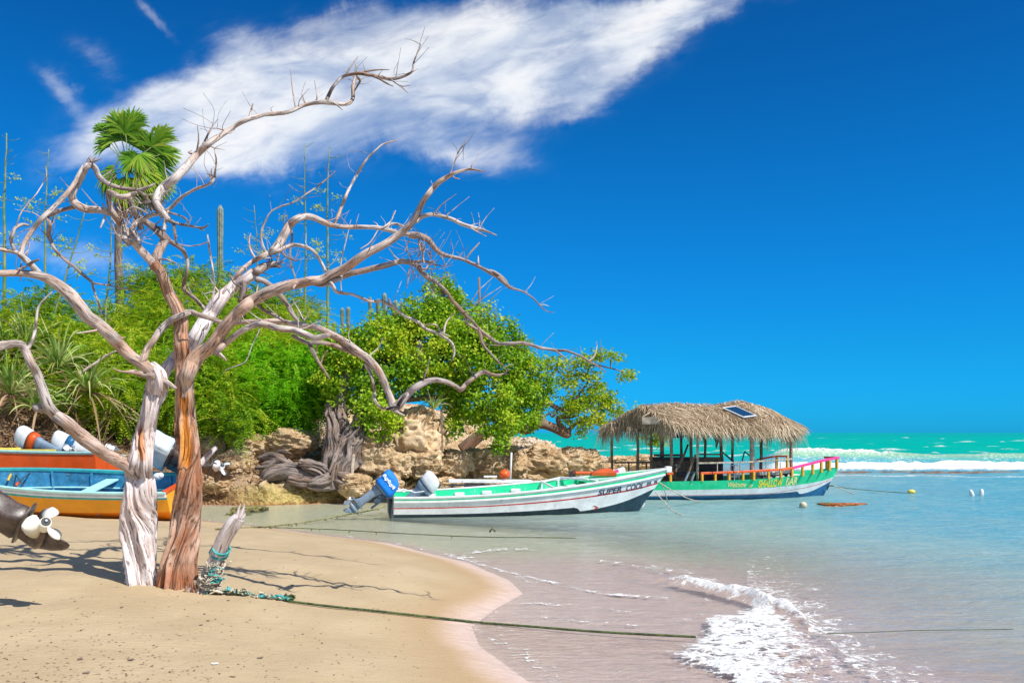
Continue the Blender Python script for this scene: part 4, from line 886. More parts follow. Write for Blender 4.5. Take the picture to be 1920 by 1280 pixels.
# strap-leaved plants at the left
def strap_plant(px, py, Y, n, L_, lab, seed, wd=.062, dryf=.15):
    L_ *= 1.3; n = int(n*1.25)
    r = np.random.default_rng(seed); X0 = (px-960)/F*Y; b = np.array(P(px, py, Y)); t = thing('strap_leaf_plant', lab, 'plant', Vector(b), 'strap-leaved plants on the slope')
    for dry in (0, 1):
        V, Q, T = [], [], []
        for j in range(int(n*(dryf if dry else 1-dryf))):
            az = r.uniform(0, 2*math.pi); el_ = r.uniform(.35, 1.45) if not dry else r.uniform(-.4, .7); d = np.array([math.cos(az)*math.cos(el_), math.sin(az)*math.cos(el_), math.sin(el_)]); l = L_*r.uniform(.6, 1.15)
            wv = unit(np.cross(d, np.array([0, 0, 1.]))+r.normal(size=3)*.3); tt = r.uniform(.1, .9); sag = r.uniform(.15, .75)*(1.3 if dry else 1)
            for s_ in range(9):
                f_ = s_/8; w_ = wd*(1-f_**2.5)*.5*(.7+f_*.6)+.001; q = d*l*f_+np.array([0, 0, -1.])*l*sag*f_**2.4; V += [q-wv*w_+np.array([0, 0, w_*.4]), q+wv*w_]; T += [tt, np.clip(tt+.15, 0, 1)]
                if s_: n0 = len(V)-4; Q.append((n0, n0+1, n0+3, n0+2))
        if Q: mesh_np('dry_leaves' if dry else 'leaves', V, Q, LEAF_DRY if dry else LEAF_AG, t, attrs={'tint': T})
strap_plant(20, 740, 26.5, 90, 1.6, 'large strap-leaved plant drooping at the left edge above the stranded boats', 1)
strap_plant(70, 770, 26.2, 60, 1.2, 'strap-leaved plant with broad upright blades just above the tilted outboard motors', 2, .08, .1)
strap_plant(110, 690, 28, 80, 1.5, 'strap-leaved plant fanning out behind the low left limb of the dead tree', 3)
strap_plant(165, 735, 27, 80, 1.4, 'strap-leaved plant with arching blades between the dead limb and the left trunk', 4)
strap_plant(50, 650, 30, 70, 1.5, 'strap-leaved plant half hidden high on the slope at the left', 5)
strap_plant(10, 660, 30, 60, 1.4, 'strap-leaved plant at the extreme left against the sky', 6)
strap_plant(215, 775, 27.5, 60, 1.0, 'smaller half-dry strap-leaved plant beside the left trunk of the dead tree', 7, .03, .45)
strap_plant(812, 768, 29, 50, .7, 'dark strap-leaved plant hanging over the peach-coloured cliff', 8, .03, .1)

# tall flower stalks
def stalk(x0, y0, x1, y1, wd, Y, lab, seed, crown_=True):
    rs = random.Random(seed); b = P(x0, y0, Y); t = thing('flower_stalk', lab, 'plant stalk', b, 'tall thin flower stalks above the slope'); top = P(x1, y1, Y); mb = MB(); pts = []
    for k in range(14): f_ = k/13; pts.append(b.lerp(top, f_)+Vector((math.sin(f_*5+seed)*.05+rs.uniform(-.02, .02), 0, 0))-b)
    mb.tube(pts, [wd*.5*Y/F*(1-.75*k/13) for k in range(14)], 7); tw = mb; V, Q, T = [], [], []
    r = np.random.default_rng(seed)
    for k in range(16):
        f_ = rs.uniform(.35, 1.); p_ = (top-b)*f_; sd_ = rs.choice((-1, 1)); l = rs.uniform(.3, 1.0)*(1.25-f_*.8); e = p_+Vector((sd_*l, rs.uniform(-.4, .4), rs.uniform(0, .35)*l+.05)); m_ = p_.lerp(e, .5)-Vector((0, 0, .05))
        tw.tube([p_, m_, e], [.012, .008, .005], 4)
        if f_ < .8 and rs.random() < .6:
            for q in range(26):
                c = np.array(e)+r.normal(size=3)*np.array([.13, .13, .05]); a = unit(r.normal(size=3)); w_ = unit(np.cross(a, np.array([0, -.5, 1]))); V += [c, c+a*.05+w_*.03, c+a*.11, c+a*.05-w_*.03]; T += [rs.uniform(.5, 1)]*4; n0 = len(V)-4; Q.append((n0, n0+1, n0+2, n0+3))
    mb.build('stem', STALK, t, smooth=True)
    if Q: mesh_np('foliage', V, Q, LEAF_RT, t, attrs={'tint': T})
for a in ((4,640,14,250,8,33,'tallest thick pale green flower stalk at the left edge of the sky',1), (84,560,90,280,5,34,'straight thin flower stalk just left of the dead tree\'s looping top branch',2),
          (72,720,160,380,6,31,'leaning flower stalk slanting up to the right behind the left dead limbs',3), (199,640,208,400,5.5,33,'slim flower stalk standing close to the left of the palm trunk',4),
          (484,600,478,385,3.5,38,'short faint flower stalk right of the lone cactus column',5), (570,640,573,270,5,36,'left one of the two tall flower stalks over the middle of the dead tree',6),
          (611,640,619,275,6,36,'right one of the two tall flower stalks over the middle of the dead tree',7)):
    stalk(*a)

# column cacti
m, nt, p, o = new_mat('cactus_skin'); n1 = noise(nt, gen(nt), 6, 5, .6); put(nt, p.inputs['Base Color'], mix(nt, n1.smooth(.35, .65), (.10, .16, .13), (.25, .29, .24))); p.inputs['Roughness'].default_value = .7; CACT = m
def cactus(x, ytop, ybot, wd, Y, lab, grp=None):
    b = P(x, ybot, Y); t = MB(); h = (ybot-ytop)*Y/F; rings = []
    for k in range(22):
        f_ = k/21; rr = wd*.5*Y/F*(.92+.08*math.sin(f_*9))*(math.sqrt(max(0, 1-((f_-.93)/.075)**2)) if f_ > .93 else 1); rr = max(rr, .004)
        rings.append([Vector((math.cos(a)*rr*(1+.13*math.cos(a*9)), math.sin(a)*rr*(1+.13*math.cos(a*9)), h*f_)) for a in np.arange(54)*2*math.pi/54])
    t.loft(rings); o_ = t.build('column_cactus', CACT, smooth=True); o_.location = b; tag(o_, lab, 'cactus', grp); return o_
cactus(413, 385, 560, 11, 40, 'lone tall grey column cactus standing against the sky behind the dead tree')
for a in ((626,604,640,7,38,'shortest grey-green column cactus, leftmost of the cluster'), (642,577,640,7,38,'column cactus left of the close pair over the bushes'), (653,575,640,7,38,'column cactus right of the close pair over the bushes'),
          (694,556,640,6,39,'slim column cactus between the close pair and the dead curling limb'), (709,560,640,8,39,'thick column cactus just left of the tallest of its cluster'), (721,549,640,8,39,'tallest column cactus of the cluster over the bushes'),
          (742,563,640,7,39,'column cactus just left of the rightmost one'), (753,565,640,7,39,'rightmost column cactus before the leafy crown')):
    cactus(*a, 'column cacti over the bushes')
mb = MB(); b = P(899, 640, 36); mb.tube([(0, 0, 0), (.02, 0, 1.2), (-.02, 0, (640-520)*36/F)], [.06, .05, .045], 8); mb.tube([(0, 0, 1.25), (.5, 0, 1.7), (.9, .1, 2.1)], [.02, .015, .006], 5); mb.tube([(-.25, 0, 1.2), (.2, 0, 1.9), (.45, 0, 2.3)], [.02, .015, .006], 5)
o_ = mb.build('dead_cactus', GNARL, smooth=True); o_.location = b; tag(o_, 'grey dead cactus rib sticking up behind the big green tree', 'dead cactus')

# dry litter and brush on the shaded bank
r = np.random.default_rng(77); V, Q, T = [], [], []
for (ax, ay, rx, ry, Yq, nn) in ((120,790,260,42,26.5,1500), (440,800,120,16,28.3,420), (560,785,60,18,28.8,260), (770,840,70,50,28.6,420), (880,835,70,30,31,260), (660,800,70,60,28.3,200), (40,700,60,60,28,260)):
    for _ in range(nn):
        px, py = ax+r.normal()*rx*.5, ay+r.normal()*ry*.5; Y = Yq+r.uniform(-1.2, 1.5); X0 = (px-960)/F*Y; z = bank_z(X0, Y)
        zz = H+(HZ-py)/F*Y; c = np.array([X0, Y, max(z+.02, min(zz, z+.35))]); a = unit(r.normal(size=3)*np.array([1, 1, .5])); w_ = unit(np.cross(a, r.normal(size=3)))*r.uniform(.006, .022); l = r.uniform(.12, .6)
        V += [c-w_, c+w_, c+a*l+w_*.3, c+a*l-w_*.3]; T += [r.random()]*4; n0 = len(V)-4; Q.append((n0, n0+1, n0+2, n0+3))
tag(mesh_np('dry_brush', V, Q, LEAF_DRY, attrs={'tint': T}), kind='stuff')

# ------------------------------------------------------------------ boulders
m, nt, p, o = new_mat('ochre_boulder'); ps = pos(nt)
n1 = noise(nt, ps, 1.4, 6, .65, .5); n2 = noise(nt, ps, 6, 7, .7, .4); n3 = noise(nt, ps, 22, 5, .7); vo = voro(nt, ps, 8.0)
k = ramp(nt, n1 * .5 + n2 * .5, ((.26, (.16, .09, .05)), (.40, (.48, .30, .15)), (.52, (.66, .48, .28)), (.66, (.76, .62, .42)), (.8, (.62, .30, .12))))
k = mix(nt, noise(nt, ps, 1.1, 4, .6).smooth(.55, .7) * .6, k, (.42, .17, .06)); k = mix(nt, n2.smooth(.42, .30) * .8, k, (.05, .03, .02))
put(nt, p.inputs['Base Color'], k); p.inputs['Roughness'].default_value = .92; put(nt, p.inputs['Normal'], bump(nt, n2 + n3 * .5 + vo * .5, 1., .08)); BOULD = m
m, nt, p, o = new_mat('mossy_rock'); n1 = noise(nt, pos(nt), 6, 6, .7); put(nt, p.inputs['Base Color'], mix(nt, n1.smooth(.38, .62), (.05, .05, .015), (.30, .26, .09))); p.inputs['Roughness'].default_value = .75; put(nt, p.inputs['Normal'], bump(nt, n1, .9, .05)); MOSS = m
def boulder(px, py, rx, ry, Y, lab, seed, mat=BOULD, cat='boulder', grp='boulders along the foot of the bank', rough=.42, name='boulder'):
    c = P(px, py, Y); a = rx*Y/F; b = ry*Y/F; nu, nv = 110, 70
    th = np.linspace(0, 2*np.pi, nu, endpoint=False)[None]; ph = np.linspace(.02, np.pi-.02, nv)[:, None]
    sx, sy, sz = np.sin(ph)*np.cos(th), np.sin(ph)*np.sin(th), np.cos(ph)+0*th
    q = .74; bx = np.sign(sx)*np.abs(sx)**q; by = np.sign(sy)*np.abs(sy)**q; bz = np.sign(sz)*np.abs(sz)**.8; nn = np.sqrt(bx**2+by**2+bz**2)**.55
    rr = (1+rough*(fbm(sx*1.6+seed, sy*1.6, sz*1.6, 3, seed)-.5)*2+rough*1.1*(ridge(sx*2.6+seed, sy*2.6, sz*2.6, 5, seed+2)-.6)+rough*.5*(ridge(sx*9+seed, sy*9, sz*9, 3, seed+4)-.6))/nn*1.02
    V = np.stack((bx*rr*a, by*rr*a*.85, bz*rr*b), -1).reshape(-1, 3); i = np.arange((nv-1)*nu); j = i//nu; k = i % nu; Q = np.stack((j*nu+k, (j+1)*nu+k, (j+1)*nu+(k+1) % nu, j*nu+(k+1) % nu), 1)
    o_ = mesh_np(name, V, Q, mat, smooth=True); o_.location = c; return tag(o_, lab, cat, grp)
for i, a in enumerate(((697,850,40,36,27.9,'reddish brown boulder against the right foot of the gnarled trunk'), (664,912,26,20,26.9,'low ochre boulder left of the blue-covered outboard motor'),
    (742,872,28,22,28.3,'brown boulder directly above the blue outboard cover'), (725,908,26,18,27.6,'yellowish boulder between the blue and the white outboard motors'),
    (792,868,34,26,29.2,'broad orange-brown boulder above the white outboard motor'), (850,872,34,26,30.5,'flat-faced brown boulder in the middle of the rock row'),
    (838,908,24,12,29.6,'small mossy boulder under the left end of the plank'), (902,868,38,26,32,'tan boulder just left of the orange buoy'), (955,872,32,30,32.5,'large smooth pale tan boulder right behind the orange buoy'),
    (925,912,22,9,30.5,'small green-stained rock under the middle of the plank'), (1012,868,44,30,34,'wide pale boulder on the slope right of the plank'), (1075,868,46,26,36.5,'long pale boulder falling toward the sea behind the moored boat'),
    (1000,905,24,14,31.5,'low yellow-green stained rock right of the plank end'), (1125,884,34,16,38,'last low boulder of the slope beside the thatched boat'), (1165,868,26,13,44,'rounded sea rock seen behind the left post of the thatched boat'),
    (1206,868,26,14,45,'sea rock seen between the two left posts of the thatched boat'), (1108,862,22,10,44,'small distant sea rock just above the moored boat\'s far rail'), (440,872,34,26,27.9,'dark grey-brown boulder above the white propeller'),
    (400,842,26,30,28.5,'dark crumbling boulder just right of the dead trunk'), (470,838,34,24,28.8,'cream and orange boulder under the hanging bright acacia'), (545,830,44,24,29,'cream-coloured rock face left of the gnarled trunk'),
    (405,905,30,16,26.6,'yellow-brown pitted rock at the left end of the ledge'))):
    boulder(*a, 40+i)
boulder(466, 956, 32, 7, 24.6, 'larger flat mossy rock awash in the shallow cove', 91, MOSS, 'rock', 'mossy rocks awash in the cove', .35)
boulder(446, 966, 22, 6, 23.6, 'smaller flat mossy rock awash nearest the beach', 92, MOSS, 'rock', 'mossy rocks awash in the cove', .35)

# driftwood beside the gnarled trunk
base = P(545, 905, 26.9); t = thing('driftwood_log', 'hollow grey driftwood log lying on the ledge left of the gnarled trunk', 'driftwood', base)
limb_part('log', [[(602,896,26,27.1),(575,892,24,27.0),(545,890,22,26.9),(520,888,24,26.8),(502,892,24,26.7),(497,900,18,26.7)], [(600,876,12,27.2),(560,874,11,27.1),(520,875,10,27),(478,877,5,27)], [(595,906,20,26.8),(560,905,16,26.7),(540,898,12,26.7)]], t, GNARL, .3, 5, flute=.7, nseg=40, step=.03)
base = P(520, 862, 27.8); t = thing('driftwood_root', 'dark knotted driftwood root leaning on the ochre rocks', 'driftwood', base)
limb_part('root', [[(488,860,10,27.8),(505,856,16,27.7),(520,860,18,27.6),(538,866,13,27.6),(552,873,7,27.6)], [(515,864,12,27.5),(500,872,14,27.4),(492,876,8,27.4)], [(520,850,12,27.7),(530,846,8,27.6),(545,850,4,27.5)]], t, GNARL, .45, 8, flute=.8, nseg=30, step=.03)
base = P(180, 690, 27); t = thing('fallen_branch', 'pale bare fallen branch lying in the green brush behind the left trunk', 'branch', base)
limb_part('stick', [[(148,702,6,26.8),(175,684,6,26.9),(198,668,5,27),(218,658,3,27)]], t, DRIFT)

# ------------------------------------------------------------------ boats
WHITE = paint('chalky_white_paint', (.78, .80, .82), .45, .10, 3, (.35, .33, .30), .35)
WHITEC = paint('clean_white_paint', (.82, .84, .84), .4, .06, 6, (.4, .4, .38), .2)
GREEN = paint('sea_green_paint', (.008, .66, .30), .4, .08, 3, (.35, .6, .45), .5)
NAVY = paint('dark_antifouling', (.012, .045, .075), .5, .3, 4, (.05, .10, .09), .5)
REDS = paint('faded_red_paint', (.52, .045, .03), .5, .15, 6)
ORANGE = paint('orange_hull_paint', (.86, .255, .008), .4, .07, 2, (.5, .16, .02), .25)
ORANGE2 = paint('amber_hull_paint', (.88, .38, .018), .4, .07, 2, (.6, .22, .03), .2)
TEAL = paint('teal_paint', (.04, .43, .45), .4, .12, 6)
PALEB = paint('pale_aqua_paint', (.42, .78, .76), .4, .08, 6)
INBLUE = paint('worn_blue_paint', (.03, .22, .40), .5, .3, 4, (.20, .38, .48), .5)
REDO = paint('red_orange_paint', (.66, .085, .006), .4, .1, 3)
RAILO = paint('orange_rail_paint', (.85, .11, .01), .4, .08, 8)
PINK = paint('pink_rail_paint', (.78, .05, .28), .4, .08, 8)
YEL = paint('yellow_post_paint', (.80, .42, .035), .45, .15, 10, (.3, .15, .03), .4)
YELB = paint('yellow_paint', (.75, .62, .10), .45, .1, 8)
BLUEB = paint('blue_antifouling', (.01, .13, .30), .45, .2, 4, (.0, .08, .2), .4)
MGREY = paint('motor_grey_metal', (.20, .27, .36), .35, .12, 8, (.05, .07, .10), .4)
MDARK = paint('motor_dark_metal', (.045, .075, .11), .4, .2, 8)
MBROWN = paint('worn_brown_black_casting', (.085, .062, .055), .35, .3, 12, (.16, .11, .09), .6)
MWHITE = paint('motor_white_cowl', (.72, .75, .78), .3, .05, 5, (.35, .38, .42), .15)
CLOTHB = paint('blue_fabric_cover', (.0, .20, .72), .7, .12, 5, (.0, .12, .5), .3)
TARP = paint('grey_tarpaulin', (.50, .58, .64), .55, .12, 4, (.3, .35, .4), .4, .3)
CREAM = paint('cream_propeller_paint', (.86, .84, .74), .35, .05, 10, (.55, .50, .36), .3)
DECK = paint('weathered_planks', (.30, .23, .17), .8, .3, 5)
POST = paint('weathered_post_wood', (.27, .19, .13), .85, .35, 7, (.10, .07, .05), .6)
POSTL = paint('pale_post_wood', (.55, .46, .36), .85, .25, 7, (.25, .2, .15), .5)
DARKB = paint('dark_board', (.045, .045, .055), .7, .3, 6, (.12, .09, .07), .5)
BOARD = paint('old_brown_board', (.20, .145, .105), .8, .3, 6, (.07, .05, .04), .6)
INKB = paint('navy_lettering', (.012, .02, .09), .5, .3, 30, (.4, .4, .45), .3)
YTXT = paint('yellow_lettering', (.98, .80, .05), .5, .1, 30); YTXT2 = paint('pale_yellow_lettering', (.98, .92, .36), .5, .1, 30)

class Hull:
    def __init__(s, L, rake, b, zs, zk=-.15, v0=.35, bilge=.3):
        s.L, s.rake, s.b, s.zs, s.zk, s.v0, s.bi = L, rake, b, zs, zk, v0, bilge
    def pt(s, u, v, side, inset=0.):
        """u stern-bow, v keel-sheer"""
        zk = s.zk+.18*max(0, (u-.86)/.14)**2*(1 if s.zk > -.3 else 1)
        z = zk+(s.zs(u)-zk)*v; x = u*(s.L-s.rake)+s.rake*max(0, u)**4*v**1.1
        f = s.v0+(1-s.v0)*min(1., v/s.bi)**.7 if v < s.bi else 1.0
        fl = .80+.20*v; sharp = 1-(1-v)*.55*max(0, (u-.55)/.45)**1.5
        y = max(.012, s.b(u)*f*fl*sharp-inset)
        return Vector((x, side*y, z))
    def shell(s, name, parent, vrows, mats, nu=64, inner=None, floor=.18, th=.045, M_=None, inmat_split=None):
        """vrows: functions of u giving the stripe borders; mats: one per stripe, then inner, floor, transom"""
        mb = MB(); us = [i/nu for i in range(nu+1)]; K = len(vrows)
        nm = K-1
        for side in (-1, 1):
            base = len(mb.v); sub = []
            for u in us:
                for k in range(K): sub.append(s.pt(u, vrows[k](u), side))
            fs, ms = [], []
            for i in range(nu):
                for k in range(K-1):
                    a = i*K+k; q = (a, a+K, a+K+1, a+1) if side < 0 else (a+1, a+K+1, a+K, a)
                    mb.add([], [], 0); fs.append(q); ms.append(k)
            n = len(mb.v); mb.v += [tuple(v) for v in sub]; mb.f += [tuple(i+n for i in f) for f in fs]; mb.m += ms
            # inner skin
            sub, fs = [], []; iv = [None, .0, .35, 1.0]
            for u in us:
                zf = floor; top = s.pt(u, .995, side, th); vfl = (zf-s.zk)/(s.zs(u)-s.zk); lo = s.pt(u, max(.05, vfl), side, th); mid = lo.lerp(top, .45)
                sub += [Vector((lo.x, 0, zf)), lo, mid, top]
            for i in range(nu):
                for k in range(3):
                    a = i*4+k; q = (a, a+1, a+5, a+4) if side < 0 else (a+4, a+5, a+1, a); fs.append(q)
            n = len(mb.v); mb.v += [tuple(v) for v in sub]; mb.f += [tuple(i+n for i in f) for f in fs]; mb.m += [nm+1 if j % 3 == 0 else (nm if j % 3 == 2 else (nm+3 if inmat_split else nm)) for j in range(len(fs))]
        # transom
        ring = [s.pt(0, v(0), -1) for v in vrows]+[s.pt(0, v(0), 1) for v in reversed(vrows)]
        n = len(mb.v); mb.v += [tuple(p+Vector((-.002, 0, 0))) for p in ring]+[tuple(p+Vector((.05, 0, 0))) for p in ring]; k = len(ring)
        mb.f.append(tuple(range(n+k-1, n-1, -1))); mb.m.append(nm+2); mb.f.append(tuple(range(n+k, n+2*k))); mb.m.append(nm+2)
        o_ = mb.build(name, mats, parent, smooth=False, xf=M_)
        return o_
    def strip(s, name, parent, v, wd, ht, mat, u0=0., u1=1., out=.02, sides=(-1, 1), M_=None, n=50, uc=None):
        mb = MB()
        for side in sides:
            rings = []
            for i in range(n+1):
                u = u0+(u1-u0)*i/n; p = s.pt(u, v(u) if callable(v) else v, side); c = p+Vector((0, side*out, 0))
                rings.append([c+Vector((0, -wd/2, -ht/2)), c+Vector((0, wd/2, -ht/2)), c+Vector((0, wd/2, ht/2)), c+Vector((0, -wd/2, ht/2))])
            mb.loft(rings)
        return mb.build(name, mat, parent, xf=M_)
def text_mesh(body, size, shear=0., bold=0.):
    cu = bpy.data.curves.new('lettering', 'FONT'); cu.body = body; cu.size = size; cu.shear = shear; cu.offset = bold; cu.resolution_u = 3
    o_ = bpy.data.objects.new('lettering', cu); C.objects.link(o_); bpy.context.view_layer.update()
    me = bpy.data.meshes.new_from_object(o_.evaluated_get(bpy.context.evaluated_depsgraph_get())); bpy.data.objects.remove(o_); bpy.data.curves.remove(cu)
    vs = [tuple(v.co) for v in me.vertices]; fs = [tuple(p.vertices) for p in me.polygons]; bpy.data.meshes.remove(me); return vs, fs
def hull_text(h, body, x0, x1, zf, hgt, mat, parent, name='lettering', shear=0., bold=0., M_=None, side=-1):
    """letters wrapped on the hull between x0 and x1; zf(x) is the baseline, hgt(x) the cap height"""
    vs, fs = text_mesh(body, 1., shear, bold); mx = max(v[0] for v in vs); mn = min(v[0] for v in vs); mb = MB(); out = []
    for v in vs:
        x = x0+(v[0]-mn)/(mx-mn)*(x1-x0); z = zf(x)+v[1]/.72*hgt(x)
        u = x/h.L
        for _ in range(6):
            zk = h.pt(u, 0, 1).z; vv = (z-zk)/(h.zs(u)-zk); p = h.pt(u, vv, side); u += (x-p.x)/h.L
        out.append(Vector((x, p.y+side*.008, z)))
    mb.add(out, fs); return mb.build(name, mat, parent, xf=M_)

def motor(name, M4, parent, cowl, leg, prop=MWHITE, sc_=1., label=None, cat=None, cover=None, legk=1., brk=MDARK, two=None, spin=.4, aspect=1., grp=None):
    """outboard motor; M4 maps (f forward, s sideways, w up the leg) to its parent's space"""
    def S(fc, hf, hs, w, n=28, e=2.6):
        kk = legk if (w > -.49 or w < -.513) and w < .13 and hs != .012 and hs != .008 and hs != .004 else (1.15 if legk > 1 and w < 0 else 1.)
        if legk > 1 and hs > .03: e = 5.
        return [Vector((fc+math.copysign(abs(math.cos(a))**(2/e), math.cos(a))*hf*kk, math.copysign(abs(math.sin(a))**(2/e), math.sin(a))*hs*kk, w))*sc_ for a in np.arange(n)*2*math.pi/n]
    mb = MB()
    mb.loft([S(.02, .17, .11, .12), S(.01, .15, .095, .04), S(0, .12, .085, -.02), S(-.01, .105, .075, -.12), S(-.015, .10, .07, -.25), S(-.02, .095, .065, -.38), S(-.03, .12, .06, -.46), S(-.03, .13, .05, -.50), S(-.01, .10, .035, -.56), S(0, .11, .033, -.62)])
    mb.loft([S(-.06, .20, .085, -.492), S(-.06, .20, .09, -.500), S(-.06, .19, .08, -.510)])
    mb.tube([Vector((f_, 0, -.64))*sc_ for f_ in (.19, .17, .12, .04, -.06, -.12, -.15)], [a*sc_ for a in (.006, .028, .045, .055, .052, .045, .038)], 18)
    mb.loft([S(.02, .10, .014, -.67, 16), S(-.02, .085, .011, -.76, 16), S(-.07, .05, .007, -.84, 16), S(-.10, .025, .004, -.87, 16)])
    mb.loft([S(-.20, .035, .012, -.50, 12), S(-.22, .025, .008, -.545, 12), S(-.225, .008, .004, -.565, 12)])
    o_ = mb.build(name, leg, parent, smooth=False, xf=M4)
    for pl in o_.data.polygons: pl.use_smooth = True
    if label: tag(o_, label, cat, grp)
    k = aspect; par = o_
    mb = MB(); m_ = MB()
    if cover is None:
        mb.loft([S(.03, .20, .13, .12), S(.03, .25*k, .16, .17), S(.03, .265*k, .17, .26)]); mb.loft([S(.03, .27*k, .175, .268), S(.02, .27*k, .178, .36), S(.0, .265*k, .172, .46), S(-.02, .235*k, .155, .535), S(-.04, .16*k, .11, .575), S(-.05, .06, .05, .588)], 1)
        c_ = mb.build('cowling', [two or leg, cowl], par, smooth=True, xf=M4)
        mb = MB(); mb.loft([S(.03, .275*k, .180, .262), S(.03, .277*k, .182, .272)]); mb.build('trim_band', MDARK, c_, xf=M4)
    else:
        rs_ = [S(.03, .20, .13, .12), S(.03, .26*k, .17, .17)]; mb.loft(rs_)
        rings = []
        for i, (w, hf, hs, fc) in enumerate(((.17, .30*k, .205, .05), (.25, .295*k, .20, .05), (.36, .285*k, .19, .035), (.47, .28*k, .185, .0), (.55, .25*k, .165, -.03), (.60, .17*k, .11, -.07), (.615, .05, .04, -.08))):
            rings.append([v+Vector((math.sin(j*1.7+i)*.006, math.cos(j*2.3+i*.7)*.008, math.sin(j*.9)*.012 if i == 0 else 0))*sc_ for j, v in enumerate(S(fc, hf, hs, w, 40, 3.6))])
        mb.loft(rings, 1); c_ = mb.build('cover', [leg, cover], par, smooth=True, xf=M4)
    mb = MB(); mb.box(Vector((.20, 0, -.02))*sc_, Vector((.14, .20, .30))*sc_, bev=.02); mb.box(Vector((.25, .07, -.16))*sc_, Vector((.05, .04, .30))*sc_, bev=.01); mb.box(Vector((.25, -.07, -.16))*sc_, Vector((.05, .04, .30))*sc_, bev=.01); mb.tube([Vector((.15, -.12, .02))*sc_, Vector((.15, .12, .02))*sc_], .03*sc_, 10)
    mb.build('clamp_bracket', brk, par, xf=M4)
    # propeller: hub, ring and three cupped blades
    mb = MB(); hub = Vector((-.205, 0, -.64)); mb.tube([Vector((f_, 0, -.64))*sc_ for f_ in (-.15, -.16, -.22, -.25)], [a*sc_ for a in (.042, .047, .046, .040)], 22)
    for q in range(3):
        a0 = spin+q*2*math.pi/3; rings = []
        for i in range(9):
            t_ = i/8; rr = .035+.125*t_; cw_ = (.16+.50*math.sin(math.pi*min(1, t_*.9+.08)))*(1 if t_ < .9 else .55); pit = R(62-32*t_); ring = []
            for sgn, thk in ((-1, .5), (0, 1), (1, .5), (0, -1)):
                ch = cw_*.16*sgn if sgn else 0; an = a0+ch*math.cos(pit)/rr*1.0+t_*.25; fx = -ch*math.sin(pit)*.9+(.006*thk if not sgn else 0)
                ring.append(Vector((hub.x+fx, math.cos(an)*rr, -.64+math.sin(an)*rr))*sc_)
            rings.append(ring)
        mb.loft(rings)
    pr = mb.build('propeller', prop, par, smooth=True, xf=M4)
    mb = MB(); mb.tube([Vector((-.2505, 0, -.64))*sc_, Vector((-.256, 0, -.64))*sc_], .034*sc_, 18); mb.build('hub_core', BLACK, pr, xf=M4)
    mb = MB(); mb.tube([Vector((-.254, 0, -.64))*sc_, Vector((-.275, 0, -.64))*sc_], [.014*sc_, .009*sc_], 10); mb.build('hub_nut', MGREY, pr, xf=M4)
    return o_
def frame4(origin, down, back):
    """matrix taking motor axes to world from the leg-down direction and the propeller direction"""
    dn = Vector(down).normalized(); w = -dn; f_ = -Vector(back); f_ = (f_-w*f_.dot(w)).normalized(); s_ = w.cross(f_)
    return Matrix.Translation(origin) @ Matrix((f_, s_, w)).transposed().to_4x4()

# ---- white and green boat
th = R(12); O = Vector((-3.03, 22.89, 0)); MW = Matrix.Translation(O) @ Matrix.Rotation(th, 4, 'Z')
RA = Matrix.Rotation(th, 4, 'Z') @ Matrix.Rotation(R(4), 4, 'X'); MW = Matrix.Translation(O) @ RA
boat = thing('fishing_boat', 'long white and green wooden fishing boat with two tilted outboards moored in the shallows', 'boat', O, rot=RA.to_euler())
hA = Hull(7.40, .82, lambda u: (.60+.20*math.sin(min(1, u/.42)*math.pi/2)) if u < .42 else .80*(1-max(0, (u-.42)/.58)**2.7)+.004, lambda u: .54+.60*max(0, u)**2.2, zk=-.16, v0=.25, bilge=.22)
def nv(u): return .40 if u < .70 else (.40-(u-.70)/.012*.12 if u < .712 else .28+.25*((u-.712)/.288)**1.7)
rws = [lambda u: 0, lambda u: .06, lambda u: .15, lambda u: min(nv(u), .56), lambda u: .60+.04*u, lambda u: .645+.035*u, lambda u: .85, lambda u: .885, lambda u: .94, lambda u: 1.0]
hA.shell('hull', boat, rws, [NAVY, NAVY, NAVY, WHITE, REDS, WHITE, WHITEC, GREEN, WHITEC, GREEN, WHITE, WHITE, GREEN], floor=.12)
hA.strip('rub_rail', boat, .865, .035, .045, WHITEC, out=.015); hA.strip('gunwale', boat, 1.0, .085, .03, WHITEC, out=-.015, M_=Matrix.Translation((0, 0, .012)))
hA.strip('far_capping', boat, 1.0, .05, .035, REDS, u0=.02, u1=.72, out=.03, sides=(1,))
for u in (.16, .275, .385, .50):                                  # rowlock pads on the far inner side
    p = hA.pt(u, .80, 1, .075); mb = MB(); mb.box(p+Vector((0, -.02, .02)), (.26, .05, .085), bev=.01); mb.build('rowlock_pad', WHITE, boat)
for u in (.10, .30, .52):
    a, b = hA.pt(u, .62, -1, .05), hA.pt(u, .62, 1, .05); mb = MB(); mb.bar(a, b, .26, .035); mb.build('thwart', WHITE, boat)
# cuddy frames and foredeck
mb = MB(); u0, u1 = .60, .745
def top(u, sd, k=1., dz=0.): p = hA.pt(u, 1, sd); return Vector((p.x, p.y*k, p.z+dz))
mb.bar(top(.60, 1, .92), top(.60, 1, .92, -.34), .05, .05); mb.bar(top(.60, -1, .92), top(.60, 1, .92), .05, .05)
mb.bar(top(.60, 1, .92, .0), top(.67, 1, .95, .06), .05, .05); mb.bar(top(.67, 1, .95, .06), top(.745, .4, .3, .0), .06, .05); mb.bar(top(.66, 1, .9, 0), top(.66, 1, .9, -.32), .04, .04)
mb.bar(top(.60, 1, .9, -.22), top(.72, 1, .8, -.16), .04, .04); mb.bar(top(.745, .4, .3), top(.83, -1, .55), .06, .05); mb.bar(top(.725, 1, .97, .02), top(.765, -1, .4, -.02), .06, .05)
mb.bar(top(.83, -1, .55), top(.97, -1, .6), .05, .05)
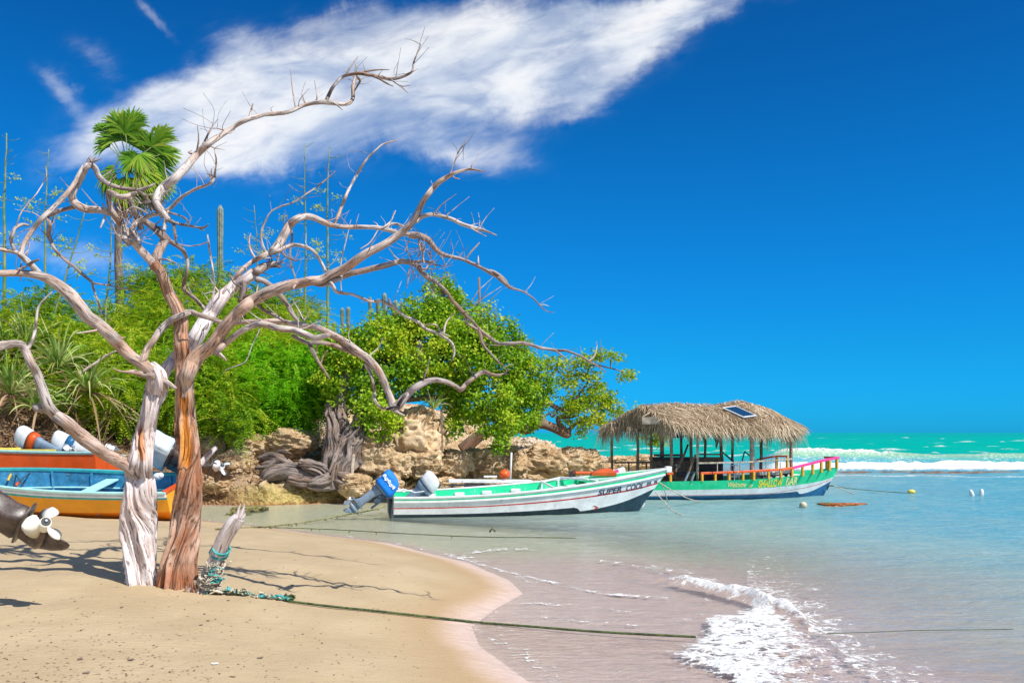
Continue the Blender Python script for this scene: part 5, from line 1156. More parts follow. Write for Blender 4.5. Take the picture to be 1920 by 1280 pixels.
mb.build('cuddy_frame', WHITEC, boat)
mb = MB(); rg_ = []
for i in range(19):
    u = .735+.262*i/18; a, b = hA.pt(u, .93, -1, .03), hA.pt(u, .93, 1, .03); rg_.append([a, a.lerp(b, .5)+Vector((0, 0, .03)), b])
mb.loft(rg_, cap=False, closed=False); mb.build('foredeck', GREEN, boat)
mb = MB(); pb = hA.pt(1., 1, 1); mb.box(Vector((pb.x-.03, 0, pb.z-.02)), (.16, .15, .16), bev=.02); mb.build('stem_head', WHITEC, boat)
def zv(h, x, v): u = x/h.L; zk = h.pt(u, 0, 1).z; return zk+(h.zs(u)-zk)*v
hull_text(hA, 'SUPER', 5.25, 5.95, lambda x: zv(hA, x, .70), lambda x: zv(hA, x, .835)-zv(hA, x, .70), INKB, boat, 'name_lettering', .15, .022)
hull_text(hA, 'COOL', 6.08, 6.62, lambda x: zv(hA, x, .70), lambda x: zv(hA, x, .835)-zv(hA, x, .70), INKB, boat, 'name_lettering', .15, .018)
hull_text(hA, 'BR  M', 6.72, 7.05, lambda x: zv(hA, x, .73), lambda x: zv(hA, x, .81)-zv(hA, x, .73), INKB, boat, 'name_lettering', .1, .012)
# chevron near the end of the dark bottom
mb = MB(); pts = []
for (x, z) in ((5.13, .135), (5.20, .135), (5.31, .19), (5.20, .245), (5.13, .245), (5.24, .19)):
    u = x/hA.L
    for _ in range(5): vv = (z-hA.pt(u, 0, 1).z)/(hA.zs(u)-hA.pt(u, 0, 1).z); p = hA.pt(u, vv, -1); u += (x-p.x)/hA.L
    pts.append(Vector((x, p.y-.006, z)))
mb.add(pts, [(0, 1, 2, 5), (5, 2, 3, 4)]); mb.build('chevron_mark', REDS, boat)
iv = MW.inverted()
def loc(v): return iv @ v
bd = MW.to_3x3() @ Vector((-1, 0, 0))
MA = frame4(P(704, 922, 22.5), Vector((-.80, -.12, -.60)), Vector((-.60, -.05, .80)))
motor('outboard_motor', iv @ MA, boat, CLOTHB, MGREY, MWHITE, 1.03, cover=CLOTHB, spin=.2, aspect=.92)['label'] = 'outboard with a bright blue fabric cover carrying white lettering'
MBm = frame4(P(784, 921, 23.3), Vector((-.76, .10, -.64)), Vector((-.64, .05, .76)))
motor('outboard_motor', iv @ MBm, boat, MWHITE, MGREY, MWHITE, 1.03, spin=.9, aspect=.92)['label'] = 'outboard with a bare white cowling'
# white script patch on the blue cover
mv = MA; mb = MB(); n0 = 14
band = [Vector((.20-.42*i/n0, -.1965*1.03+.012*0, (.405+.015*math.sin(i*1.1)))) for i in range(n0+1)]
vv_ = []
for i, p in enumerate(band):
    hgt_ = .035+.012*math.sin(i*2.1); vv_ += [Vector((p.x, -.205, p.z-hgt_))*1.03, Vector((p.x, -.203, p.z+hgt_))*1.03]
mb.add(vv_, [(2*i, 2*i+2, 2*i+3, 2*i+1) for i in range(n0)]); mb.add([Vector(v)+Vector((0, .02, 0)) for v in vv_], [(2*i+1, 2*i+3, 2*i+2, 2*i) for i in range(n0)])
mc = mb.build('cover_lettering', WHITEC, [c for c in boat.children if c.name.startswith('outboard')][0], xf=iv @ mv)
mb = MB()
for i in range(9): mb.box(Vector((.16-.042*i, -.2085, .405+.01*math.sin(i*2)))*1.03, Vector((.012, .004, .034))*1.03, Matrix.Rotation(.5*math.sin(i*1.7), 3, 'Y'))
mb.build('letter_strokes', CLOTHB, [c for c in boat.children if c.name.startswith('outboard')][0], xf=iv @ mv)
mb = MB(); mb.box(Vector((-.06, 0, .26)), (.08, .44, .40), bev=.03); mb.build('motor_pad', MDARK, boat)
for y_, z0 in ((-.45, -.1), (-.12, -.1), (.30, -.1), (-.58, -.1)): mb = MB(); mb.tube([(-.03, y_, .42), (-.05-.02, y_, .15), (-.04, y_+.03, z0)], .010, 6); mb.build('hanging_rope', MDARK, boat)
mb = MB(); mb.tube([Vector((.35, .30, .56)), Vector((.15, .35, .66)), Vector((.0, .25, .58)), Vector((-.15, .2, .52))], .016, 8); mb.tube([(.9, .1, .62), (.6, .15, .57), (.3, .2, .66), (.05, .1, .6)], .012, 8); mb.build('fuel_hose', WHITEC, boat)
# loose things lying in her bow, seen over the far rail
o_ = MB(); c = P(1131, 884, 24.6); r_ = []
o_.loft([[c+Vector((a, b, z)) for a, b in ((-.32, -.2), (.34, -.2), (.34, .2), (-.32, .2))] for z in (-.10, -.02)]+[[c+Vector((a, b, z)) for a, b in ((.0, -.16), (.20, -.16), (.20, .16), (.0, .16))] for z in (.09,)])
tag(o_.build('orange_tarp', REDO), 'crumpled orange-red tarp lying in the bow of the white and green boat', 'tarp')
o_ = MB(); c = P(1158, 884, 24.7); o_.box(c, (.40, .3, .14), Matrix.Rotation(-.35, 3, 'Y'), bev=.03); o_.box(c+Vector((-.04, -.155, .01)), (.10, .012, .10), Matrix.Rotation(-.35, 3, 'Y'), m=1)
tag(o_.build('white_bundle', [WHITEC, PINK]), 'white bundle with a pink stripe beside the orange tarp in the bow', 'bundle')

# ---- stranded orange boats
def rail_h(z0, dz): return lambda u: z0+dz*max(0, u)**2
O1 = Vector((-6.98, 19.35, .33)); r1 = Matrix.Rotation(R(180-4), 4, 'Z') @ Matrix.Rotation(R(-11), 4, 'X'); M1 = Matrix.Translation(O1) @ r1
b1 = thing('rowing_boat', 'amber wooden boat with teal and white rail and blue inside, stranded right behind the trunks', 'boat', O1, rot=r1.to_euler())
hB = Hull(5.6, .6, lambda u: (.78+.12*math.sin(min(1, u/.4)*math.pi/2)) if u < .4 else .90*(1-max(0, (u-.4)/.6)**2.6)+.004, rail_h(.70, .25), zk=-.02, v0=.30, bilge=.2)
hB.shell('hull', b1, [lambda u: 0, lambda u: .08, lambda u: .42-.05*u, lambda u: .80, lambda u: .90, lambda u: 1.0], [ORANGE, ORANGE, ORANGE2, TEAL, WHITEC, INBLUE, INBLUE, ORANGE2, INBLUE], floor=.30)
hB.strip('rub_rail', b1, .90, .03, .035, WHITEC, out=.02); hB.strip('gunwale', b1, 1.0, .10, .03, [PALEB], out=-.01, sides=(1,), M_=Matrix.Translation((0, 0, .01))); hB.strip('gunwale', b1, 1.0, .12, .05, TEAL, out=-.01, sides=(-1,), M_=Matrix.Translation((0, 0, .01)))
mb = MB(); a_, b_ = hB.pt(0, 1, -1), hB.pt(0, 1, 1); mb.bar(a_+Vector((.03, 0, .02)), b_+Vector((.03, 0, .02)), .10, .06); mb.build('transom_cap', REDO, b1)
mb = MB()
for u in (.12, .30, .48, .64): 
    for sd in (-1, 1): mb.bar(hB.pt(u, .30, sd, .07), hB.pt(u, .97, sd, .07), .05, .04)
mb.build('ribs', INBLUE, b1)
mb = MB(); 
for sd in (-1, 1): mb.tube([hB.pt(.02+.9*i/12, .56, sd, .07) for i in range(13)], .02, 6)
mb.build('stringers', PALEB, b1)
mb = MB(); mb.bar(hB.pt(.39, .80, -1, .05), hB.pt(.39, .80, 1, .05), .28, .035); mb.build('thwart', PALEB, b1)
i1 = M1.inverted()
mc = motor('outboard_motor', i1 @ frame4(P(338, 858, 19.75), Vector((.86, .18, -.42)), Vector((.36, -.60, .62))), b1, TARP, MBROWN, MWHITE, 1.38, cover=TARP, spin=1.2, aspect=.9)
mc['label'] = 'tilted outboard under a pale grey tarpaulin'
o_ = MB(); c = P(296, 893, 19.4); o_.sphere(c, .09, 12, sq=(1.2, .8, .9)); o_.sphere(c+Vector((.06, 0, .02)), .07, 10); tag(o_.build('plastic_bag', MWHITE, smooth=True), 'small white plastic bag on the red stern cap of the orange boat', 'bag')
def rod(pts, r_, mat, name, lab, cat):
    mb = MB(); mb.tube(pts, r_, 6); return tag(mb.build(name, mat, smooth=True), lab, cat)
o_ = MB(); o_.tube([P(28, 886, 20.2), P(38, 902, 19.6), P(45, 912, 19.3)], .012, 6); o_.tube([P(59, 884, 20.2), P(47, 893, 19.9), P(36, 902, 19.6), P(32, 914, 19.3)], .018, 6); o_.tube([P(59, 884, 20.2), P(56, 881, 20.2), P(53, 884, 20.1)], .014, 6)
tag(o_.build('small_anchor', MDARK, smooth=True), 'small dark grapnel anchor lying inside the blue-lined orange boat', 'anchor')
rod([P(24, 881, 20.3), P(15, 900, 19.7)], .025, YEL, 'wooden_stick', 'short yellow stick leaning inside the blue-lined orange boat', 'stick')
rod([P(99, 888, 20.25), P(112, 884, 20.3), P(127, 890, 20.2), P(143, 884, 20.3)], .014, DECK, 'driftwood_twig', 'thin brown rope-like twig lying along the blue inner side of the orange boat', 'twig')
rod([P(34, 905, 19.5), P(30, 911, 19.4)], .035, REDO, 'red_float', 'tiny red float in the bottom of the blue-lined orange boat', 'float')

O2 = Vector((-9.75, 21.9, .55)); r2 = Matrix.Rotation(R(180-3), 4, 'Z') @ Matrix.Rotation(R(4), 4, 'X')
b2 = thing('rowing_boat', 'red-orange wooden boat with pale aqua rail lying behind the amber boat', 'boat', O2, rot=r2.to_euler())
O2 = Vector(((205-960)/F*21.9, 21.9, .66)); b2.location = O2
hC = Hull(5.6, .6, lambda u: .75 if u < .4 else .75*(1-max(0, (u-.4)/.6)**2.6)+.004, rail_h(.92, .2), zk=-.02, v0=.30, bilge=.2)
hC.shell('hull', b2, [lambda u: 0, lambda u: .1, lambda u: .5, lambda u: .75, lambda u: .96, lambda u: 1.0], [ORANGE, ORANGE, REDO, REDO, PALEB, INBLUE, INBLUE, REDO, INBLUE], floor=.2)
hC.strip('gunwale', b2, 1.0, .09, .035, PALEB, out=-.01, M_=Matrix.Translation((0, 0, .015)))
o_ = MB(); c = P(20, 846, 22.3); o_.box(c, (2.0, .5, .10), bev=.01); o_.box(c+Vector((-.35, 0, .06)), (1.0, .4, .06), bev=.01)
tag(o_.build('yellow_locker', YELB), 'long low yellow locker lid showing above the red-orange boat', 'locker')
motor('outboard_motor', frame4(P(78, 834, 23.2), Vector((.85, -.05, -.38)), Vector((.35, -.2, .8))), None, MWHITE, MGREY, MWHITE, 1.2, label='tilted outboard motor with white cowl and red side above the red-orange boat', cat='outboard motor', two=REDO, aspect=.85)
motor('outboard_motor', frame4(P(150, 838, 23.4), Vector((.84, .1, -.30)), Vector((.3, .1, .9))), None, MWHITE, MWHITE, MWHITE, 1.2, label='tilted white outboard motor with a dark blue top just left of the dead limb', cat='outboard motor', two=BLUEB, aspect=.75)

# ---- the near motor whose boat is out of the picture
down = Vector((.80, .22, -.56)).normalized(); back = Vector((.60, -.64, .48)); hubp = P(85, 980, 8.4)
Mt = frame4(Vector((0, 0, 0)), down, back); s_ = 1.22; off_ = Mt.to_3x3() @ (Vector((-.23, 0, -.64))*s_)
motor('outboard_motor', Matrix.Translation(hubp-off_) @ Mt, None, MBROWN, MBROWN, CREAM, s_, label='worn brown-black outboard leg with cream three-bladed propeller entering at left edge', cat='outboard motor', spin=.55, legk=1.45)

# ------------------------------------------------------------------ the thatched bar boat
thb = R(8); OB = Vector((2.93, 29.0, 0)); MBW = Matrix.Translation(OB) @ Matrix.Rotation(thb, 4, 'Z'); ib = MBW.inverted()
bar = thing('bar_boat', 'green, white and blue floating bar boat with a shaggy thatched roof on wooden posts', 'boat', OB, rot=(0, 0, thb))
hD = Hull(8.0, .55, lambda u: 1.25 if u < .5 else 1.25*(1-max(0, (u-.5)/.5)**2.4)+.004, lambda u: .60+.36*max(0, u)**4, zk=-.2, v0=.5, bilge=.2)
def bnv(u): return .42 if u < .835 else (.42-(u-.835)/.01*.10 if u < .845 else .32+.22*((u-.845)/.155)**1.6)
hD.shell('hull', bar, [lambda u: 0, lambda u: .1, lambda u: min(bnv(u), .56), lambda u: .43+.16*max(0, (u-.7)/.3), lambda u: .445+.165*max(0, (u-.7)/.3), lambda u: .655, lambda u: 1.0],
         [BLUEB, BLUEB, WHITE, REDS, WHITE, GREEN, GREEN, DECK, GREEN], floor=.30)
def hz(x, v=1.0): return hD.pt(x/hD.L, v, -1).z
def wl(px, py, Y): return ib @ P(px, py, Y)
xa, xb = wl(1368, 909, 28.2).x, wl(1413, 909, 28.4).x
hull_text(hD, 'Welcome', xa, xa+(xb-xa)*.72, lambda x: .40+.012*(x-xa), lambda x: .17, YTXT2, bar, 'welcome_lettering', .35, .018); hull_text(hD, 'to', xa+(xb-xa)*.84, xb, lambda x: .40, lambda x: .13, YTXT2, bar, 'welcome_lettering', .35, .018)
xc, xd, xe, xf_ = wl(1425, 905, 28.4).x, wl(1470, 905, 28.7).x, wl(1478, 903, 28.7).x, wl(1500, 903, 28.9).x
hull_text(hD, 'SHALLOW', xc, xd, lambda x: .385+.03*(x-xc), lambda x: .235, YTXT, bar, 'bar_lettering', .0, .035); hull_text(hD, 'BAR', xe, xf_, lambda x: .43+.05*(x-xe), lambda x: .245, YTXT2, bar, 'bar_lettering', .0, .035)
def nearY(px):
    Y = 28.3
    for _ in range(20):
        l = ib @ P(px, 900, Y); u = min(max(l.x/8., .0), .99); e = MBW @ hD.pt(u, 1, -1); Y = Y*.5+.5*(e.y+(((px-960)/F*Y)-e.x)*math.tan(thb))
    return Y
# posts: (px, top py, Y, width px, material)
Zd = .30
def topost(px, pt, Y, w_, m_, zb=Zd, pb=None):
    if px in (1259, 1308, 1410, 1483): Y = nearY(px)+.28; zb = .60 if px < 1450 else .72
    a = P(px, pt, Y); b = P(pb or px, 0, Y); b.z = zb; mb = MB(); rs = random.Random(int(px)); k = 6; wd = w_*Y/F
    pts = [b.lerp(a, i/k)+Vector((rs.uniform(-.012, .012), rs.uniform(-.012, .012), 0)) for i in range(k+1)]
    mb.tube([ib @ p for p in pts], [wd*.5*rs.uniform(.92, 1.1) for _ in pts], 8); o_ = mb.build('post', m_, bar, smooth=True); return o_
for a in ((1259,788,27.9,6,POST), (1308,800,28.0,5,POSTL), (1410,795,28.3,9,POSTL), (1483,800,28.7,6,POST), (1147,800,29.9,5,POST), (1196,765,29.2,5,POST), (1221,770,28.9,5,POST), (1241,778,30.0,8,POST),
          (1277,790,30.2,5,POST), (1296,795,29.3,6,POST), (1322,790,30.3,5,POST), (1352,790,30.3,6,POST), (1373,795,30.2,5,POST), (1427,795,30.2,6,POST)):
    topost(*a)
def wbar(name, a, b, wd, ht, mat, par=None):
    mb = MB(); mb.bar(ib @ a, ib @ b, wd, ht); return mb.build(name, mat, par or bar)
wbar('tie_beam', P(1166, 801, 29.6), P(1262, 797, 28.2), .06, .09, POST); wbar('tie_beam', P(1196, 766, 29.2), P(1147, 806, 30.2), .05, .07, POST); wbar('tie_beam', P(1221, 760, 29.0), P(1259, 792, 28.0), .05, .07, POST)
wbar('eave_beam', P(1259, 799, 28.0), P(1483, 803, 28.8), .06, .08, POST); wbar('eave_beam', P(1147, 806, 30.2), P(1440, 806, 30.7), .06, .08, POST); wbar('ridge_beam', P(1200, 762, 29.3), P(1430, 764, 29.7), .06, .08, POST)
mb = MB(); mb.bar(ib @ P(1204, 788.5, 28.4), ib @ P(1238, 788, 28.2), .03, 13*28.4/F, m=0); mb.build('blank_board', POSTL, bar)
# rails
def rail_pts(pp): return [ib @ P(*a) for a in pp]
mb = MB(); near = [(a_[0], a_[1], nearY(a_[0])+.05) for a_ in [(1313,887,27.95),(1339,886,28.05),(1391,884,28.25),(1440,881,28.5),(1463,880,28.65),(1485,877,28.8)]]
mb2 = MB()
for a, b in zip(near, near[1:]): mb2.bar(*rail_pts((a, b)), .11, .07)
mb2.build('rail', RAILO, bar)
mb2 = MB(); pk = [(a_[0], a_[1], min(nearY(a_[0])+.05, 30.1)) for a_ in [(1485,877,28.8),(1504,872.5,28.95),(1523,868,29.15),(1540,863.5,29.4),(1556,860,29.7),(1572,857.5,30.1)]]
for a, b in zip(pk, pk[1:]): mb2.bar(*rail_pts((a, b)), .10, .07)
mb2.build('rail', [PINK], bar)
mb2 = MB(); mb2.bar(*rail_pts(((1250,887,27.9),(1262,887,27.9))), .11, .08); mb2.build('rail', RAILO, bar)
mb2 = MB(); fp = [(1418,862,30.9),(1436,858,30.9),(1455,855,30.8),(1477,855,30.6)]
for a, b in zip(fp, fp[1:]): mb2.bar(*rail_pts((a, b)), .10, .06)
mb2.build('rail', RAILO, bar)
mb2 = MB(); mb2.bar(*rail_pts(((1546,857,30.6),(1571,857,30.2))), .10, .06); mb2.build('rail', REDO, bar)
for px, py, Y, wd in ((1257,888,27.9,.11),(1316,888,27.98,.13),(1341,887,28.06,.09),(1367,886,28.15,.09),(1393,885,28.25,.09),(1412,884,28.35,.2),(1441,882,28.5,.09),(1464,881,28.65,.09),(1485,879,28.8,.09),(1505,874,28.96,.10),(1524,869,29.16,.10),(1540,865,29.4,.10),(1555,862,29.68,.12),(1569,860,30.05,.12)):
    Y = min(nearY(px)+.05, 30.05); a = ib @ P(px, py, Y); yb = hD.pt(min(a.x/hD.L, .99), 1, -1); b = Vector((a.x, a.y, hz(min(a.x, 7.95))-.02)); mb = MB(); mb.bar(b, a, wd, .06, up=(1, 0, 0)); mb.build('baluster', YEL, bar)
for px, py, Y in ((1456,857,30.8),(1476,857,30.6),(1550,859,30.5)):
    a = ib @ P(px, py, Y); mb = MB(); mb.bar(Vector((a.x, a.y, .55)), a, .10, .06, up=(1, 0, 0)); mb.build('baluster', YEL, bar)
wbar('hand_rail', P(1309, 868, 28.0), P(1400, 866, 28.3), .04, .05, POSTL); wbar('hand_rail', P(1400, 866, 28.3), P(1485, 860, 28.7), .04, .05, POSTL)
for px, Y in ((1345, 28.1), (1384, 28.2), (1436, 28.5), (1463, 28.6)): wbar('thin_upright', P(px, 866, Y), P(px, 886, Y), .025, .025, POSTL)
wbar('stern_rail', P(1152, 867, 29.6), P(1225, 866, 28.9), .04, .05, DARKB)
for px, Y in ((1179, 29.4), (1212, 29.0)): wbar('stern_baluster', P(px, 867, Y), P(px, 886, Y), .04, .04, DARKB)
# bar counter, boards and clutter on deck
def deckbox(name, x0, x1, y0, y1, Y, dp, mat, lab=None, cat=None, par=None):
    mb = MB(); a, b = P(x0, y0, Y), P(x1, y1, Y); mb.box(((a.x+b.x)/2, Y+dp/2, (a.z+b.z)/2), (abs(b.x-a.x), dp, abs(a.z-b.z)), bev=.015)
    if lab: o_ = mb.build(name, mat); return tag(o_, lab, cat)
    return mb.build(name, mat, bar, xf=ib)
deckbox('counter', 1223, 1302, 862, 905, 29.6, .45, BOARD); deckbox('counter_top', 1222, 1304, 857, 862, 29.5, .6, DARKB); deckbox('counter', 1302, 1356, 868, 905, 29.7, .4, DARKB); deckbox('counter_top', 1302, 1357, 857, 868, 29.65, .5, BOARD)
deckbox('shelf_board', 1226, 1279, 851, 855, 30.3, .08, BOARD); deckbox('shelf_board', 1309, 1355, 850, 853, 30.5, .08, POSTL)
deckbox('cooler_box', 1266, 1300, 882, 900, 28.7, .5, BOARD, 'low brown wooden box on the bar boat deck behind the left rail gap', 'box'); deckbox('black_crate', 1271, 1292, 884, 893, 28.62, .06, DARKB, 'black crate front set in the low brown box on the bar boat', 'crate')
BL = ['leftmost small white cup on the dark left end of the bar counter', 'small dark bottle second from the left on the bar counter', 'tallest white bottle top near the left end of the counter', 'dark bottle beside the tallest white one on the counter', "white bottle touching the leaning pole's foot on the counter", 'dark bottle rightmost of the small items on the counter', 'lowest white cup on the front of the bar counter', 'small dark cup just above the lowest white one on the counter']
for i, (px, py) in enumerate(((1253,876),(1258,872),(1264,867),(1268,871),(1268,866),(1274,873),(1262,882),(1257,881))):
    mb = MB(); c = P(px, py+3, 29.3-.03*i); mb.tube([c, c+Vector((0, 0, .07)), c+Vector((0, 0, .085)), c+Vector((0, 0, .12))], [.028, .028, .012, .012], 8); tag(mb.build('bottle', MWHITE if i % 2 else DARKB, smooth=True), BL[i], 'bottle', 'small items on the bar counter')
def lean(a, b, r_, mat, name, lab, cat='pole'):
    mb = MB(); mb.bar(a, b, r_, r_); return tag(mb.build(name, mat), lab, cat)
lean(P(1290, 833, 28.8), P(1283, 852, 28.6), .05, DARKB, 'leaning_pole', 'dark upper pole leaning steeply between the left posts of the bar boat'); lean(P(1284, 850, 28.55), P(1266, 884, 28.2), .06, BOARD, 'leaning_plank', 'brown plank leaning left below the dark pole on the bar boat', 'plank')
lean(P(1304, 852, 28.5), P(1292, 884, 28.2), .045, POST, 'leaning_stick', 'reddish stick leaning against the middle posts of the bar boat', 'stick'); lean(P(1292, 884, 28.2), P(1284, 902, 28.1), .05, MGREY, 'folded_easel', 'grey metal leg of a folded stand leaning in the bar boat', 'stand')
lean(P(1303, 884, 28.2), P(1296, 902, 28.1), .05, paint('green_grey_metal', (.12, .25, .24)), 'folded_stand', 'grey-green metal leg of the folded stand on the bar boat', 'stand')
o_ = thing('metal_chair', 'white metal framed chair standing in the middle of the bar boat', 'chair', P(1378, 900, 28.7)); org = o_.location
mb = MB()
for px in (1370, 1377, 1386): mb.bar(P(px, 871, 28.7)-org, P(px, 903, 28.7)-org, .028, .028)
for py in (872, 884, 893): mb.bar(P(1370, py, 28.7)-org, P(1386, py, 28.7)-org, .028, .028)
mb.build('back_frame', MWHITE, o_); mb = MB()
for px in (1370, 1386): mb.bar(P(px, 886, 28.7)-org+Vector((0, .42, 0)), P(px, 903, 28.7)-org+Vector((0, .42, 0)), .028, .028)
mb.box(P(1378, 887, 28.7)-org+Vector((0, .22, 0)), (.27, .44, .03)); mb.build('seat', MWHITE, o_)
o_ = MB(); a, b, c = P(1396, 846, 29.4), P(1391, 866, 29.4), P(1413, 860, 29.4); o_.bar(a, b, .035, .035); o_.bar(a, c, .035, .035); o_.add([a, b, c, a+Vector((0, .02, 0)), b+Vector((0, .02, 0)), c+Vector((0, .02, 0))], [], 0)
tag(o_.build('folding_board', DARKB), 'dark A-shaped folding frame standing right of the white chair on the bar boat', 'folding frame')
lean(P(1356, 848, 29.8), P(1376, 866, 29.4), .04, DARKB, 'dark_strut', 'dark strut slanting down right from the counter end on the bar boat', 'strut')
for i, (x0, y0, x1, y1) in enumerate(((1420,892,1436,891),(1443,892,1460,890),(1466,889,1482,887))):
    o_ = thing('deck_lounger', ('left', 'middle', 'right')[i]+' one of three black-framed white deck chairs behind the yellow balusters', 'deck chair', P(x0, 905, 28.9), 'black-framed deck chairs'); org = o_.location; mb = MB()
    mb.bar(P(x0, y0, 28.9)-org, P(x1, y1, 28.9)-org, .05, .05); mb.bar(P(x0+5, y0, 28.9)-org, P(x0+12, y0+12, 28.9)-org, .05, .05); mb.bar(P(x0+10, y0, 28.9)-org, P(x0+4, y0+12, 29.2)-org, .05, .05); mb.build('frame', DARKB, o_)
    mb = MB(); mb.box(P((x0+x1)/2, y0-5, 29.1)-org, (.28, .45, .12), bev=.02); mb.build('seat', WHITEC, o_)
deckbox('white_bench', 1412, 1500, 889, 901, 29.5, .35, WHITEC, 'low white bench along the far side of the bar boat deck', 'bench')
# blue cloth sagging under the roof, dark hanging rag
mb = MB(); rg_ = []
for i in range(13):
    t_ = i/12; x = 1243+(1294-1243)*t_; sag = 4*t_*(1-t_); top_ = 806+3*t_; rg_.append([P(x, top_, 29.4), P(x, top_+5+8*sag, 29.5), P(x, top_+3+5*sag, 29.9), P(x, top_-1, 30.1)])
mb.loft(rg_, cap=False); tag(mb.build('sagging_cloth', INBLUE, smooth=True), 'dark blue cloth sagging under the thatch at the left of the bar boat', 'cloth')
mb = MB(); mb.tube([P(1343, 803, 28.4), P(1342, 815, 28.4), P(1344, 828, 28.4), P(1343, 840, 28.4)], [.05, .075, .05, .012], 8); tag(mb.build('hanging_rag', BLACK, smooth=True), 'narrow black rag hanging from the thatch edge in the middle of the bar boat', 'rag')

# thatch: an under-sheet following the rafters, then thousands of palm strips laid down the slopes
nl, nr_, rl, rm, rr_, hr, fl, fr_ = P(1259,798,27.7), P(1484,803,28.5), P(1203,762,29.2), P(1384,751,29.6), P(1438,767,29.7), P(1501,800,29.3), P(1127,805,30.6), P(1468,808,31.2)
nl2 = P(1330, 802, 27.95); nl3 = P(1400, 803, 28.2)
def lerp(a, b, t_): return a+(b-a)*t_
ridge_ = [rl, P(1262, 756, 29.3), P(1338, 760.5, 29.5), rm, rr_]; eave_ = [nl, nl2, nl3, lerp(nl3, nr_, .5), nr_]; feave_ = [fl, lerp(fl, fr_, .3), lerp(fl, fr_, .55), lerp(fl, fr_, .8), fr_]
def along(L_, t_): t_ = min(max(t_, 0), .9999)*(len(L_)-1); i = int(t_); return lerp(L_[i], L_[i+1], t_-i)
mb = MB()
for E in (eave_, feave_):
    rg_ = []
    for i in range(25):
        t_ = i/24; a, b = along(ridge_, t_), along(E, t_); rg_.append([lerp(a, b, k/6)+Vector((0, 0, .05*math.sin(math.pi*k/6)-.06)) for k in range(7)])
    mb.loft(rg_, cap=False, closed=False)
mb.add([rr_, nr_, hr], [(0, 1, 2)]); mb.add([rr_, hr, fr_], [(0, 1, 2)])
r = np.random.default_rng(55)
roof = mb.build('thatched_roof', LEAF_THATCH, bar, xf=ib); roof.data.attributes.new('tint', 'FLOAT', 'POINT').data.foreach_set('value', [.25]*len(roof.data.vertices))
V, Q, T = [], [], []
def strip(p, d, L_, wd, sag, tint):
    p = np.array(p, float); d = unit(np.array(d, float)); wv = unit(np.cross(d, r.normal(size=3)+np.array([0, .0, 1.2])))*wd
    for s_ in range(5):
        f_ = s_/4; w_ = wv*(1-f_**2*.85)*.5; q = p+d*L_*f_+np.array([0, 0, -1.])*sag*L_*f_**2; V.extend([q-w_, q+w_]); T.extend([tint]*2)
        if s_: n0 = len(V)-4; Q.append((n0, n0+1, n0+3, n0+2))
for _ in range(9500):
    t_ = r.random(); nearside = r.random() < .68; E = eave_ if nearside else feave_; k = r.random()**.85; a, b = along(ridge_, t_), along(E, t_)
    p = lerp(a, b, k)+Vector((0, 0, .02+.05*math.sin(math.pi*k)+r.uniform(0, .06))); dn = (b-a).normalized(); lat = (along(ridge_, min(1, t_+.05))-along(ridge_, max(0, t_-.05))).normalized()
    dd = dn*1.0+lat*r.normal()*.55+Vector((0, 0, r.uniform(-.05, .16))); strip(p, dd, r.uniform(.25, .6), r.uniform(.012, .035), .06 if k < .75 else .45, float(np.clip(r.normal(.55, .22)+(.1*math.sin(t_*9)), 0, 1)))
for _ in range(1700):     # hip end
    u_, v_ = r.random(), r.random()
    if u_+v_ > 1: u_, v_ = 1-u_, 1-v_
    A_, B_ = (nr_, hr) if r.random() < .6 else (hr, fr_); p = rr_+(A_-rr_)*u_+(B_-rr_)*v_+Vector((0, 0, .06)); strip(p, (A_.lerp(B_, .5)-rr_).normalized()+Vector((r.normal()*.3, r.normal()*.3, .05)), r.uniform(.25, .5), r.uniform(.012, .035), .2, float(np.clip(r.normal(.55, .2), 0, 1)))
mesh_np('thatch_strips', [tuple(ib @ Vector(v)) for v in V], Q, LEAF_THATCH, roof, attrs={'tint': T}); V, Q, T = [], [], []
edges = [(nl, nr_, 900, 1), (nr_, hr, 260, 1), (hr, fr_, 160, 1), (fl, fr_, 420, 1), (rl, nl, 430, 1), (rl, fl, 560, 1)]
for a, b, n_, _ in edges:
    for _k in range(n_):
        t_ = r.random(); p = lerp(a, b, t_)+Vector((r.normal()*.03, r.normal()*.05, r.uniform(-.02, .08))); clump = .5+.5*vn(np.array([t_*13.+n_]), 0., 0., 4)[0]
        strip(p, (r.normal()*.4, r.normal()*.35, -1.), r.uniform(.10, .36)*clump*clump*2.4, r.uniform(.010, .026), .25, float(np.clip(r.normal(.45, .25), 0, 1)))
for px, Y, n_, L_ in ((1438, 28.5, 60, .85), (1470, 28.5, 50, .75), (1345, 28.0, 40, .5), (1185, 29.2, 70, .55), (1160, 29.8, 60, .5), (1212, 28.8, 60, .6), (1240, 28.3, 50, .55), (1390, 28.2, 30, .45)):
    for _k in range(n_): strip(P(px+r.normal()*6, 800, Y), (r.normal()*.12, r.normal()*.15, -1.), L_*r.uniform(.3, 1.), r.uniform(.010, .024), .2, float(np.clip(r.normal(.4, .25), 0, 1)))
mesh_np('thatch_fringe', [tuple(ib @ Vector(v)) for v in V], Q, LEAF_THATCH, roof, attrs={'tint': T})
